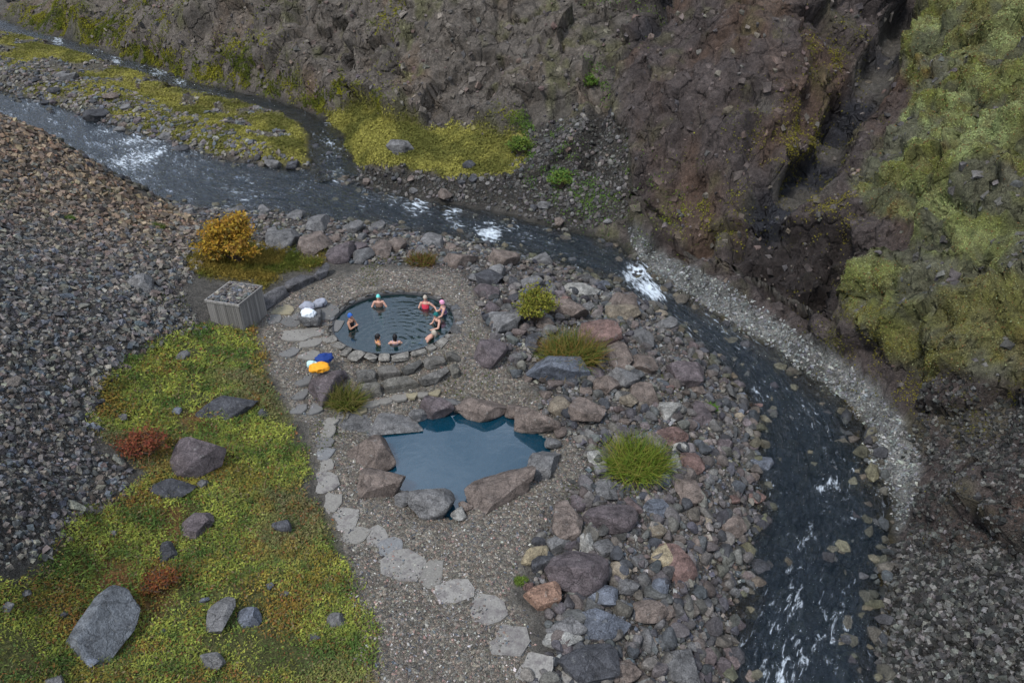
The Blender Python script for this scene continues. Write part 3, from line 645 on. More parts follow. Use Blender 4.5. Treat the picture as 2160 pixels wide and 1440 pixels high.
for a in [(745,893,95,26,'gr','flat grey slab half sunk at the upper left corner of the blue pool'), (832,888,110,42,'gr','broad pale grey ledge slab dipping into the blue pool at the upper left')]:
    boulder(*a, group='boulders ringing the blue pool', slabf=True, bury=.45, flat=.16, pool=LP_WATER + .08)

# ------------------------------------------------------------------ single boulders one can name
named = [
 (420,960,112,84,'pu','big purple-brown boulder lying in the meadow left of the path'),
 (415,1106,66,52,'pu','dark round boulder in the middle of the meadow'),
 (355,1162,40,44,'dk','small dark boulder in the meadow below the round one'),
 (465,1292,52,70,'gr','upright grey boulder in the lower meadow, pitted on top'),
 (526,1300,50,40,'bl','small bluish boulder lying beside the upright grey meadow boulder'),
 (445,1392,56,32,'gr','low grey stone at the bottom edge of the meadow'),
 (690,808,84,78,'pu','blocky purple-brown boulder carrying the orange jacket'),
 (295,596,62,46,'gr','large grey boulder stuck in the scree slope'),
 (480,858,120,50,'dk','low dark rock outcrop in the meadow near the path'),
 (362,1030,90,34,'dk','dark broken rock outcrop below the big meadow boulder'),
 (848,312,62,34,'gr','rounded pale boulder resting alone on the mossy terrace'),
 (1175,782,132,76,'bl','big blue-grey slab-like boulder with dark side right of the round pool'),
 (1125,712,38,64,'dk','dark upright rock beside the yellow shrub'),
 (1035,746,76,56,'pu','dark brown boulder at the right end of the terrace walls'),
 (1065,676,66,54,'gr','grey boulder to the right of the round pool'),
 (1032,588,62,42,'dk','low dark boulder behind the round pool near the river'),
 (968,550,72,50,'br','brown boulder at the far right behind the round pool'),
 (1060,548,72,40,'br','flat brown boulder on the river bank behind the round pool'),
 (1225,610,84,36,'pl','flat pale slab-like boulder on the bank beside the river bend'),
 (1192,652,94,50,'br','long brown boulder in the bank below the flat pale slab'),
 (1312,642,72,48,'br','rounded brown boulder close to the river rapid'),
 (1312,660,74,34,'ta','flat tan boulder in front of the rounded one by the rapid'),
 (1265,708,92,60,'re','reddish boulder behind the orange-green grass tuft'),
 (1302,742,60,62,'br','brown boulder with a spot of yellow moss right of the grass tuft'),
 (1352,712,50,46,'gr','grey boulder on the bank right of the mossy brown one'),
 (1316,792,58,50,'gr','grey pointed boulder among the bank boulders near the blue-grey slab'),
 (1280,812,58,40,'br','small brown boulder at the foot of the blue-grey slab'),
 (1356,768,62,46,'br','squat brown boulder in the middle of the bank'),
 (1442,788,78,60,'pu','broad purplish boulder on the bank nearest the river'),
 (1360,832,62,50,'br','angular brown boulder standing on edge in the bank'),
 (1410,860,58,46,'pl','light grey split boulder in the bank'),
 (1476,866,46,60,'pu','tall purplish stone close to the river below the broad one'),
 (1236,866,78,60,'br','brown boulder half sunk in gravel right of the blue pool'),
 (1412,920,76,38,'re','long reddish boulder above the green grass tuft'),
 (1258,966,40,38,'pl','pale oval stone left of the green grass tuft'),
 (1432,946,46,26,'pl','pale flat slab right of the green grass tuft'),
 (1420,980,40,34,'pl','cream stone below the pale flat slab'),
 (1458,976,52,46,'re','reddish-brown boulder beside the cream stone'),
 (1386,1003,68,34,'bl','bluish flat boulder below the green grass tuft'),
 (1276,1032,48,42,'gr','grey boulder in the gravel right of the blue pool'),
 (1452,1032,62,60,'br','rounded brown boulder in the bank below the cream stone'),
 (1196,1092,76,84,'br','tall brown boulder at the gravel edge, with others against it'),
 (1222,1058,38,36,'pu','small purplish boulder behind the tall brown one'),
 (1286,1092,112,60,'pu','long purplish boulder to the right of the tall brown one'),
 (1230,1136,52,52,'pl','light grey angular boulder in front of the tall brown one'),
 (1180,1148,52,34,'gr','grey cracked boulder left of the light grey angular one'),
 (1271,1154,48,40,'gr','plain grey boulder right of the light grey angular one'),
 (1386,1116,48,36,'ta','tan boulder on small rubble in the bank'),
 (1540,1102,62,54,'br','round brown boulder on the bank above the dark river'),
 (1216,1208,132,94,'pu','largest purple-brown boulder at the lower gravel edge'),
 (1146,1188,54,34,'dk','dark blue-black stone left of the largest purple-brown boulder'),
 (1128,1172,66,36,'ye','pale yellow slab lying left of the largest purple-brown boulder'),
 (1146,1256,78,54,'og','orange-brown boulder on the gravel beside the path'),
 (1310,1202,48,42,'ta','tan round stone right of the largest purple-brown boulder'),
 (1396,1166,50,56,'ye','yellow-brown upright slab leaning on a brown boulder'),
 (1432,1182,64,90,'re','tall brown boulder behind the yellow-brown slab'),
 (1322,1232,48,42,'gr','grey stone below the tan round stone'),
 (1266,1256,72,46,'bl','bluish squared boulder under the largest purple-brown one'),
 (1272,1312,112,70,'bl','big dark bluish boulder near the bottom of the bank'),
 (1192,1318,86,44,'gr','grey boulder left of the big dark bluish one'),
 (1186,1346,82,40,'pl','whitish lichen-covered boulder at the lower path end'),
 (1370,1292,72,46,'br','brown squared boulder right of the big dark bluish one'),
 (1240,1398,132,66,'dk','broad dark boulder at the bottom edge beside the path'),
 (1312,1416,76,46,'br','brown boulder at the bottom edge right of the broad dark one'),
 (1430,1402,78,84,'gr','tall grey boulder at the bottom edge near the river'),
 (1362,1340,40,60,'gr','narrow grey boulder between the brown squared one and the tall grey one'),
 (663,516,62,52,'br','rounded brown boulder in the row behind the grass, second from the shrub'),
 (598,506,64,62,'gr','grey boulder just right of the orange shrub'),
 (722,530,56,56,'pu','purplish boulder in the row behind the round pool, left of centre'),
 (763,538,42,42,'gr','small grey boulder in the row behind the round pool'),
 (803,528,48,46,'br','brown boulder in the row behind the round pool, right of the small grey one'),
 (838,516,42,34,'br','last small brown boulder of the row behind the round pool'),
 (1090,752,32,20,'gr','small grey stone left of the dark upright rock'),
 (990,346,28,18,'dk','small dark boulder at the right end of the mossy terrace'),
 (208,246,54,28,'dk','dark flat boulder on the island edge where the river narrows'),
]
for a in named:
    boulder(*a, group='boulders', slabf='slab' in a[5] and 'boulder' not in a[5])
o = boulder(220, 1322, 128, 150, 'bl', 'huge tilted blue-grey lichened slab boulder at the lower left of the meadow', group='boulders', slabf=True, bury=.3, rz=-.35, mesh=SLABS[1]); o.color = (.125, .132, .138, 1)

# ------------------------------------------------------------------ further single boulders, filled in along the banks
def in_px(poly, n, rng):
    P = np.array(poly); lo, hi = np.maximum(P.min(0), (-20, -20)), np.minimum(P.max(0), (2180, 1460)); out = []
    while len(out) < n:
        s = rng.uniform(lo, hi, (n * 3, 2)); out += list(s[sdist(poly, s[:, 0], s[:, 1]) > 0])
    return out[:n]
rngb = np.random.default_rng(77); LABELS = set()
ANCH = [(831,672,'round pool'),(965,970,'blue pool'),(500,505,'orange shrub'),(485,635,'wooden box'),(1130,645,'yellow-green shrub'),(1205,725,'orange and green tuft'),(1340,955,'big green grass tuft'),(1175,782,'big blue-grey slab'),(1360,595,'river rapid'),(1442,788,'broad purplish boulder'),(1236,866,'half-sunk brown boulder'),(1432,946,'pale flat slab'),(1286,1092,'long purplish boulder'),(1216,1208,'largest purple-brown boulder'),(1146,1256,'orange-brown boulder'),(1396,1166,'yellow-brown slab'),(1272,1312,'big dark bluish boulder'),(1430,1402,'tall grey bottom boulder'),(1540,1102,'round bank boulder'),(848,312,'pale terrace boulder'),(705,362,'little cascade'),(208,246,'dark flat island boulder'),(420,960,'big meadow boulder'),(220,1322,'huge tilted slab'),(415,1106,'dark round meadow boulder'),(1680,1272,'white water of the lower river'),(1412,920,'long reddish boulder'),(1502,852,'vivid green tuft'),(620,315,'tip of the mossy island'),(890,540,'reddish-green tuft'),(763,538,'small grey row boulder')]
CW = dict(br='brown', gr='grey', pu='purplish', dk='dark', pl='pale', og='orange-brown', ye='yellowish', bl='bluish', ta='tan', re='reddish')
def where(x, y, nth=0):
    d = [math.hypot(x - a, (y - b) * 1.2) for a, b, _ in ANCH]; i = int(np.argsort(d)[nth]); a, b, t = ANCH[i]; ang = math.degrees(math.atan2(b - y, x - a)) % 360
    w = ['right of', 'up and right of', 'straight above', 'up and left of', 'left of', 'down and left of', 'straight below', 'down and right of'][int((ang + 22.5) // 45) % 8]
    return ('close ' if d[i] < 45 else 'far ' if d[i] > 150 else '') + w.replace('straight ', '') + ' the ' + t
def fill(poly, tries, want, smin, smax, cols, label, group, asp=.75, dens=.85, name='boulder'):
    got = 0
    for (x, y) in in_px(poly, tries, rngb):
        if got >= want: break
        w = smin + (smax - smin) * rngb.random() ** 2.2; g = hit(x, y)
        r = w / 2 * project(*g)[2] / F
        if math.hypot(g[0] - RP[0], g[1] - RP[1]) < RP_R + .6 + r or sdist(lp_poly, np.array([g[0]]), np.array([g[1]]))[0] > -.4 - r: continue
        if any((g[0] - a) ** 2 + (g[1] - b) ** 2 < (dens * (r + c)) ** 2 for a, b, c in PLACED): continue
        c = str(rngb.choice(cols)); sz = 'small' if w < smin + .12 * (smax - smin) else 'large' if w > smin + .5 * (smax - smin) else 'mid-sized'
        sz = '' if len((label + where(x, y)).split()) > 11 else sz
        lab = next((l for l in (f'{sz} {CW[c]} {label}, {where(x, y, k)}'.strip() for k in range(4)) if l not in LABELS and len(l.split()) <= 16), None)
        if lab is None: continue
        LABELS.add(lab)
        boulder(x, y, w, w * asp * rngb.uniform(.85, 1.15), c, lab, group=group, name=name, cat=name); got += 1
fill(R['bank'], 1500, 88, 20, 58, ['br', 'gr', 'gr', 'pu', 'bl', 'br', 'ta', 're'], 'bank boulder', 'bank boulders')
fill(R['nbank'], 600, 34, 16, 50, ['br', 'gr', 'pu', 'gr'], 'upper bank boulder', 'upper bank boulders')
fill([(0,120),(200,170),(330,270),(600,335),(690,350),(600,352),(450,340),(330,300),(180,258),(0,195)], 700, 30, 14, 46, ['br', 'gr', 'dk', 'pu'], 'island boulder', 'island boulders', asp=.62)
fill([(1545,800),(1600,900),(1620,1000),(1610,1200),(1590,1440),(1480,1440),(1540,1250),(1540,1000)], 400, 18, 20, 54, ['dk', 'gr', 'br', 'pu'], 'water-edge boulder', 'water edge boulders')
fill([(720,345),(900,365),(1060,375),(1180,400),(1300,470),(1280,500),(1100,455),(900,420),(740,388)], 400, 12, 12, 34, ['dk', 'gr', 'br'], 'boulder under the terrace', 'terrace bank boulders')
fill(R['meadow'], 300, 20, 18, 44, ['gr', 'dk', 'bl', 'gr'], 'meadow stone', 'meadow stones', name='stone')
fill([(1640,900),(1850,960),(1860,1300),(1800,1440),(1600,1440),(1640,1100)], 200, 9, 18, 46, ['dk', 'dk', 'br'], 'wet river stone', 'river stones', name='stone')
fill([(640,300),(720,300),(760,400),(680,370)], 120, 6, 10, 24, ['dk'], 'cascade stone', 'cascade stones', name='stone')

# ------------------------------------------------------------------ loose stones: the largest singly, the rest as stuff
SCATV = [rock(600 + i, sub=1, cuts=5, rough=.06) for i in range(8)]
OCT = []; SHARD = []
for i in range(10):                                        # angular slabs: a cube pulled out of true
    r_ = np.random.default_rng(800 + i); V_ = np.array([(x, y, z) for x in (-1, 1) for y in (-1, 1) for z in (-1, 1)], float) + r_.normal(size=(8, 3)) * .28; V_[:, :2] *= np.where(V_[:, 2:] > 0, r_.uniform(.5, .95), 1)
    q_ = np.array([(0, 1, 3, 2), (4, 6, 7, 5), (0, 4, 5, 1), (2, 3, 7, 6), (0, 2, 6, 4), (1, 5, 7, 3)]); SHARD.append((V_, np.vstack([q_[:, [0, 1, 2]], q_[:, [0, 2, 3]]])))
for i in range(8):
    r_ = np.random.default_rng(700 + i); V_ = np.array([(1, 0, 0), (-1, 0, 0), (0, 1, 0), (0, -1, 0), (0, 0, 1), (0, 0, -1.)]) * r_.uniform(.8, 1.15, (6, 1)) + r_.normal(size=(6, 3)) * .22
    OCT.append((V_, np.array([(0, 2, 4), (2, 1, 4), (1, 3, 4), (3, 0, 4), (2, 0, 5), (1, 2, 5), (3, 1, 5), (0, 3, 5)])))
def rotmats(nv, rng, tilt=.35):
    n = len(nv); z = nv + rng.normal(size=(n, 3)) * tilt; z /= np.linalg.norm(z, axis=1)[:, None]
    a = rng.normal(size=(n, 3)); xx = np.cross(a, z); xx /= np.linalg.norm(xx, axis=1)[:, None] + 1e-9; yy = np.cross(z, xx)
    return np.stack([xx, yy, z], -1)
def scatter_mesh(name, P, Nv, S, colr, variants, mat, rng, flat=(.4, .8), tilt=.35, sink=.25, smooth=False):
    Rm = rotmats(Nv, rng, tilt); n = len(P)
    sc = np.stack([S * rng.uniform(.8, 1.25, n), S * rng.uniform(.6, 1.0, n), S * rng.uniform(*flat, n)], -1)
    pick = rng.integers(0, len(variants), n); Vs, Fs, Cs, off = [], [], [], 0
    for k, (V, Fc) in enumerate(variants):
        m = np.where(pick == k)[0]
        if not len(m): continue
        L = V[None] * sc[m][:, None, :]
        Wd = np.einsum('nij,nvj->nvi', Rm[m], L) + (P[m] + Nv[m] * (sc[m][:, 2] * (1 - 2 * sink))[:, None])[:, None, :]
        Vs.append(Wd.reshape(-1, 3)); Fs.append((Fc[None] + (np.arange(len(m)) * len(V))[:, None, None]).reshape(-1, Fc.shape[1]) + off)
        Cs.append(np.repeat(colr[m], len(V), 0)); off += len(m) * len(V)
    return mesh_np(name, np.vstack(Vs), np.vstack(Fs), mat, smooth, {'tint': np.vstack(Cs)})
def sample_px(poly, n, rng, power=0.0):
    """points spread evenly over the ground of a region: drawn on the terrain grid, weighted to the visible"""
    if isinstance(poly, str): sd = M[poly] ** 1.5
    else: sd = np.full(GX.shape, -1.0); sd[sel] = sdist(poly, PX[sel], PYY[sel])
    wy = np.gradient(gy)[:, None] * np.gradient(gx)[None, :]
    w = (np.clip(sd, 0, 1) * (PX > -220) * (PX < 2380) * (PYY > -40) * (PYY < 1500)) * wy * np.hypot(slope, 1) / np.maximum(DEP, 6) ** power
    w = w.ravel() / w.sum(); k = rng.choice(w.size, n, p=w)
    jx = rng.uniform(-.5, .5, n) * np.gradient(gx)[k % NX]; jy = rng.uniform(-.5, .5, n) * np.gradient(gy)[k // NX]
    x = GX.ravel()[k] + jx; y = GY.ravel()[k] + jy
    return surf(x, y), bil(VNg, x, y), x, y
def palette(n, rng, cols, p=None, k=.3):
    c = np.array(cols)[rng.choice(len(cols), n, p=p)]
    return c * rng.uniform(1 - k, 1 + k, (n, 1)) * rng.uniform(.94, 1.06, (n, 3))
GREYS = [(.112, .104, .096), (.15, .137, .118), (.068, .065, .064), (.185, .168, .135), (.115, .092, .076), (.092, .10, .108)]
def cover(name, poly, n, smin, smax, cols, seed, power=1.0, exp=3.0, avoid=None, label=None, p=None, flat=(.4, .8), tilt=.35, scale_dep=0, warm=False, var=None, own=0.0, sink=.25):
    rng = np.random.default_rng(seed); P, Nv, x, y = sample_px(poly, n, rng, power)
    ok = (np.hypot(x - RP[0], y - RP[1]) > RP_R + .1) & (sdist(lp_poly, x, y) < -.15)
    if avoid is not None: ok &= avoid(x, y, P, rng)
    P, Nv = P[ok], Nv[ok]; n = len(P)
    S = smin + (smax - smin) * rng.random(n) ** exp
    if scale_dep: S *= np.clip(project(P[:, 0], P[:, 1], P[:, 2])[2] / scale_dep, .7, 2.5)
    C = palette(n, rng, cols, p)
    if own: C = bil(gcol, x[ok], y[ok]) * own * rng.uniform(.7, 1.35, (n, 1))
    if warm:
        t = (sstep(-11, -18, P[:, 0]) * sstep(22, 34, P[:, 1]))[:, None]; C = C * (1 - t) + C * np.array([1.35, 1.1, .85]) * t + C * 0
    me = scatter_mesh(name, P, Nv, S / 2, C, var or SCATV, 'loose_stone', rng, flat, tilt, sink)
    return tag(link(name, me), label, kind='stuff')
notriver = lambda x, y, P, r: bil(np.maximum(D_RIV, D_STR), x, y) < .15
cover('scree_stones', 'scree', 34500, .035, .21, GREYS, 1, power=1.6, exp=2.8, flat=(.3, .7), tilt=.6, var=SHARD, label='loose angular stones covering the left slope', scale_dep=22, warm=True, avoid=notriver)
cover('gravel_stones', 'gravel', 24000, .03, .10, GREYS + [(.30, .27, .22), (.36, .34, .31), (.26, .17, .14)], 2, power=1.0, exp=2.5, label='fine mixed gravel around the two pools', var=OCT)
cover('bank_cobbles', 'bank', 11000, .04, .2, GREYS + [(.22, .21, .2), (.08, .085, .095)], 3, power=1.0, exp=3.0, avoid=notriver, label='small cobbles between the bank boulders', var=SHARD + SCATV[:3])
SCATV, SV1 = [rock(650 + i, sub=2, cuts=7, rough=.08) for i in range(6)], SCATV
cover('bank_rubble', 'bank', 2000, .16, .55, [(.075, .07, .066), (.10, .092, .085), (.055, .055, .058), (.125, .112, .098), (.09, .075, .065)], 12, power=1.0, exp=1.8, avoid=notriver, label='middling rubble packed between the bank boulders', flat=(.55, .85))
SCATV = SV1
cover('upper_bank_cobbles', R['nbank'], 3500, .08, .34, GREYS, 4, exp=2.5, avoid=notriver, label='cobbles along the near bank of the upper river')
cover('right_scree', R['rscree'], 9000, .035, .18, [(.022, .022, .02), (.035, .034, .03), (.05, .047, .042), (.075, .07, .062), (.13, .125, .112)], 5, power=1.2, exp=3, avoid=notriver, var=SHARD, label='loose pebbles and stones of the slope at the lower right')
cover('fan_rubble', R['fan'], 2600, .08, .34, [(.05, .048, .045), (.075, .07, .062), (.12, .11, .10)], 6, exp=3, avoid=notriver, label='dark rubble below the gully and the terrace')
cover('island_rubble', [(-40,110),(200,165),(400,240),(600,325),(690,358),(450,335),(200,258),(0,195),(-40,190)], 2600, .1, .5, GREYS, 7, exp=2.5, avoid=notriver, label='rubble along the river edge of the mossy island')
cover('island_stones', R['island'], 5200, .07, .42, GREYS, 17, exp=2.5, var=SHARD, avoid=lambda x, y, P, r: notriver(x, y, P, r) & (bil(stony, x, y) > .35), label='stones lying in the bare patches of the mossy island')
cover('pale_gravel', R['pale'], 4500, .04, .2, [(.20, .21, .20), (.14, .14, .14), (.27, .27, .24), (.10, .10, .095)], 8, exp=3, avoid=notriver, label='pale washed gravel along the far river edge', var=OCT)
cliff_poly = [(-40,-40),(1980,-40),(1900,60),(1880,280),(1800,380),(1830,430),(1930,480),(1900,560),(1790,650),(1880,740),(1960,800),(1980,960),(1880,850),(1760,750),(1620,650),(1400,540),(1320,460),(1200,330),(1080,290),(900,270),(760,225),(420,160),(250,95),(60,45),(-40,40)]
cover('cliff_blocks', cliff_poly, 700, .12, .5, GREYS, 19, power=.5, exp=2.4, flat=(.15, .35), tilt=.2, own=.95, sink=.4, var=SHARD, label='fractured rock blocks standing out of the cliff faces', avoid=notriver)
cover('cliff_stones', cliff_poly, 2200, .05, .35, [(.085, .075, .067), (.11, .095, .08), (.13, .108, .085), (.065, .058, .055), (.12, .085, .07)], 9, power=.8, exp=3.5, flat=(.35, .7), tilt=.4, scale_dep=40, var=SHARD, label='stones embedded in the cliff faces', avoid=notriver)
lower_right = [(1900,960),(1960,830),(2060,810),(2240,860),(2240,1230),(2080,1190),(2000,1200),(1900,1150),(1985,1000)]
cover('slope_rubble', lower_right, 5600, .03, .15, [(.022, .022, .02), (.036, .035, .031), (.055, .052, .046), (.10, .096, .086)], 41, exp=3, var=SHARD, label='dark rubble on the slope at the right edge', avoid=notriver)
cover('mossy_rubble', R['rmoss'], 1300, .08, .4, [(.09, .082, .075), (.10, .094, .085), (.07, .066, .06)], 42, power=.6, exp=2.5, var=SHARD, sink=.35, avoid=lambda x, y, P, r: bil(barerock, x, y) > .5, flat=(.25, .6), tilt=.3, label='rocks showing through the moss of the right slope')
river_poly_px = [(1590,860),(1840,900),(1885,1040),(1865,1440),(1520,1440),(1590,1160)]
cover('river_cobbles', [(0,195),(450,340),(680,362),(900,428),(1290,512),(1480,642),(1845,905),(1885,1045),(1865,1440),(1520,1440),(1595,1060),(1580,860),(1350,640),(1000,512),(600,450),(330,430),(0,230)], 3400, .12, .6, [(.07, .065, .05), (.09, .08, .055), (.05, .05, .05)], 10, exp=2.2, label='cobbles lying in the lower river bed')
rngs = np.random.default_rng(55); Ps, Ns, xs, ys = sample_px(R['scree'], 2600, rngs, 2.0); kept = []
for P, nv in zip(Ps, Ns):
    if len(kept) >= 280: break
    s = .20 + .26 * rngs.random() ** 2.5
    if any((P[0] - a) ** 2 + (P[1] - b) ** 2 < (.85 * (s + c)) ** 2 for a, b, c in kept) or P[1] > 36: continue
    kept.append((P[0], P[1], s * .5)); f = rngs.uniform(.35, .65)
    z = Vector(nv + rngs.normal(size=3) * .3).normalized(); e = (z.to_track_quat('Z', 'Y').to_matrix() @ Matrix.Rotation(rngs.uniform(0, 6.28), 3, 'Z')).to_euler()
    o = link('scree_stone', SMALL[int(rngs.integers(0, 10))], loc=P + nv * s * .12, rot=e, scale=(s * .55, s * .42, s * f * .5))
    o.color = (*palette(1, rngs, GREYS)[0], 1)
    tag(o, 'larger angular grey stone lying on the left scree slope', 'stone', 'larger scree stones')
# ------------------------------------------------------------------ simple materials
def plain(name, col, rough=.7, noise=0.0, nscale=8, spec=.3, bump=0.0, sheen=0):
    m, nt, out = newmat(name); L = nt.links.new; b = N(nt, 'BsdfPrincipled', Roughness=rough); b.inputs['Specular IOR Level'].default_value = spec
    geo = N(nt, 'NewGeometry'); n1 = N(nt, 'TexNoise', Scale=float(nscale), Detail=3.0); L(geo.outputs['Position'], n1.inputs['Vector'])
    r = ramp(nt, [(.3, 1 - noise), (.7, 1 + noise)]); L(n1.outputs['Fac'], r.inputs[0])
    L(mulcol(nt, (*col, 1), r.outputs[0]), b.inputs['Base Color'])
    if bump:
        bp = N(nt, 'Bump', Strength=.7, Distance=bump); L(n1.outputs['Fac'], bp.inputs['Height']); L(bp.outputs[0], b.inputs['Normal'])
    L(b.outputs[0], out.inputs[0]); return m
def wood_mat():
    m, nt, out = newmat('grey_wood'); L = nt.links.new; b = N(nt, 'BsdfPrincipled', Roughness=.85)
    tcn = N(nt, 'TexCoord'); oi = N(nt, 'ObjectInfo'); mp = N(nt, 'Mapping'); mp.inputs['Scale'].default_value = (30, 30, 1.5); L(tcn.outputs['Object'], mp.inputs['Vector'])
    n1 = N(nt, 'TexNoise', Scale=1.0, Detail=4.0, noise_dimensions='4D'); L(mp.outputs[0], n1.inputs['Vector']); L(math_n(nt, 'MULTIPLY', oi.outputs['Random'], 50.0), n1.inputs['W'])
    r = ramp(nt, [(.25, (.09, .082, .072)), (.5, (.20, .185, .165)), (.75, (.33, .31, .285))]); L(n1.outputs['Fac'], r.inputs[0])
    v = ramp(nt, [(0, .65), (1, 1.25)]); L(oi.outputs['Random'], v.inputs[0])
    L(mulcol(nt, r.outputs[0], v.outputs[0]), b.inputs['Base Color']); L(b.outputs[0], out.inputs[0])
wood_mat()
plain('pool_wall', (.05, .05, .05), .6, .4, 6, bump=.02)
def box_mesh(name, sx, sy, sz, mat, bev=.0, center=(0, 0, 0)):
    bm = bmesh.new(); bmesh.ops.create_cube(bm, size=1); bmesh.ops.scale(bm, vec=(sx, sy, sz), verts=bm.verts)
    bmesh.ops.translate(bm, vec=center, verts=bm.verts)
    if bev: bmesh.ops.bevel(bm, geom=bm.edges[:], offset=bev, segments=1, affect='EDGES')
    me = bpy.data.meshes.new(name); bm.to_mesh(me); bm.free(); me.materials.append(MATS[mat]); return me

# ------------------------------------------------------------------ round pool
rp = thing('round_pool', 'round stone-lined bathing pool with a ring of coping stones', 'pool', (RP[0], RP[1], 0))
bm = bmesh.new(); seg = 72
prof = [(RP_R + .06, -.05), (RP_R, -.06), (RP_R - .02, -.5), (RP_R - .42, -.52), (RP_R - .44, -.95), (RP_R - .5, -1.0), (.01, -1.02)]
rings = [[bm.verts.new((r * math.cos(2 * math.pi * i / seg), r * math.sin(2 * math.pi * i / seg), z)) for i in range(seg)] for r, z in prof]
for a, b in zip(rings[:-1], rings[1:]):
    for i in range(seg): bm.faces.new((a[i], a[(i + 1) % seg], b[(i + 1) % seg], b[i]))
bm.faces.new(rings[-1]); me = bpy.data.meshes.new('basin'); bm.to_mesh(me); bm.free(); me.materials.append(MATS['pool_wall']); link('basin', me, rp)
a0 = 0
i = 0
while a0 < 2 * math.pi - .06:
    da = min(random.uniform(.14, .28), 2 * math.pi - a0 + .0); am = a0 + da / 2; wd = random.uniform(.30, .46)
    left = math.cos(am) < -.2
    if left: wd *= 1.35
    o = link('coping_stone', BLOCKS[i % 8], rp, loc=((RP_R + .02 + wd / 2) * math.cos(am), (RP_R + .02 + wd / 2) * math.sin(am), (-.06 if math.sin(am) > -.3 else -.105) + random.uniform(-.012, .012)),
             rot=(random.uniform(-.04, .04), random.uniform(-.04, .04), am), scale=(wd / 2, (RP_R + wd / 2) * da / 2 * .95, .085))
    o.color = jitcol(random.choice([(.10, .095, .088), (.14, .13, .118), (.12, .12, .12)]), .15) if math.sin(am) > -.3 else jitcol((.19, .175, .15), .1); a0 += da; i += 1
# water with rings spreading from the bathers
bath = [(800,647),(897,650),(936,662),(925,684),(741,690),(797,722),(834,722),(890,708)]
BW = [PZ(x, y, RP_WATER) for x, y in bath]
nr, na = 110, 200
rr = RP_R * np.sqrt(np.linspace(0, 1, nr)) ; rr = np.linspace(.0, RP_R + .02, nr); aa = np.linspace(0, 2 * math.pi, na, endpoint=False)
Rr, Aa = np.meshgrid(rr, aa, indexing='ij'); WX = RP[0] + Rr * np.cos(Aa); WY = RP[1] + Rr * np.sin(Aa); WZ = np.full(WX.shape, RP_WATER)
for (b, am, wl, rg) in zip(BW, (.003, .0025, .0025, .003, .001, .002, .005, .002), (.24, .22, .2, .26, .2, .2, .27, .2), (.8, .8, .6, .9, .3, .5, 1.5, .5)):
    d = np.hypot(WX - b[0], WY - b[1]); WZ += am * np.sin(2 * math.pi * d / wl) * np.exp(-d / rg)
calm = sstep(-1.2, .2, WX - RP[0])
WZ += (.001 + .012 * calm) * fbm(WX * 2.2, WY * 3.6, oct=3, seed=150)
ii = np.arange(nr * na).reshape(nr, na); nx = np.roll(ii, -1, 1)
q = np.stack([ii[1:-1], ii[2:], nx[2:], nx[1:-1]], -1).reshape(-1, 4)
tri = np.stack([np.zeros(na, int), ii[1], nx[1], nx[1]], -1)
me = mesh_np('pool_water', np.stack([WX, WY, WZ], -1).reshape(-1, 3), q, 'pool_water')
bm = bmesh.new(); bm.from_mesh(me); bm.verts.ensure_lookup_table(); bm.faces.new([bm.verts[int(k)] for k in ii[1]]); bmesh.ops.recalc_face_normals(bm, faces=bm.faces[:]); bm.normal_update()
if sum(f.normal.z for f in bm.faces) < 0: bmesh.ops.reverse_faces(bm, faces=bm.faces[:])
bm.to_mesh(me); bm.free(); me.polygons.foreach_set('use_smooth', np.ones(len(me.polygons), bool))
tag(link('pool_water', me), kind='structure')

# ------------------------------------------------------------------ terrace walls
def wall(label, pts, hgt, wid, cols, lens, zoff=0.0):
    """a row of squared stones along a picture line"""
    P = np.array([hit(x, y) for x, y in pts]); P = resample(P, 40); s = np.r_[0, np.cumsum(np.linalg.norm(np.diff(P[:, :2], axis=0), axis=1))]; L = s[-1]
    base = P.mean(0); w = thing('stone_wall', label, 'wall', P[0], 0, 'low terrace walls'); p0 = P[0].copy(); u = 0; k = 0
    while u < L - .15:
        l = min(random.uniform(*lens), L - u); m = u + l / 2
        c = np.array([np.interp(m, s, P[:, j]) for j in range(3)]); a = np.array([np.interp(u, s, P[:, j]) for j in range(3)]); b = np.array([np.interp(u + l, s, P[:, j]) for j in range(3)])
        yaw = math.atan2(b[1] - a[1], b[0] - a[0]); hh = hgt * random.uniform(.88, 1.08)
        o = link('wall_stone', BLOCKS[(k * 3) % 8], w, loc=c - p0 + np.array([0, 0, hh / 2 - .1 + zoff]), rot=(random.uniform(-.05, .05), random.uniform(-.04, .04), yaw + random.uniform(-.05, .05)), scale=(l / 2 * .97, wid / 2 * random.uniform(.9, 1.1), hh / 2 * 1.1))
        o.color = jitcol(random.choice(cols), .12); u += l; k += 1
    PLACED.extend((q[0], q[1], .3) for q in P[::5])
    return w
wall('upper of the two low walls of squared grey stones below the round pool', [(752,802),(800,795),(850,784),(905,771),(950,759),(970,752)], .4, .38, [(.12, .11, .095), (.10, .095, .085)], (.7, 1.2))
wall('lower of the two low walls of squared grey stones below the round pool', [(757,834),(810,824),(863,812),(925,798),(968,786)], .44, .42, [(.13, .12, .10), (.15, .14, .125)], (.8, 1.25))
wall('dark low wall of long stones running up from the wooden box', [(552,652),(590,625),(632,602),(672,585),(698,572)], .5, .45, [(.07, .068, .07), (.10, .095, .095)], (.9, 1.6))

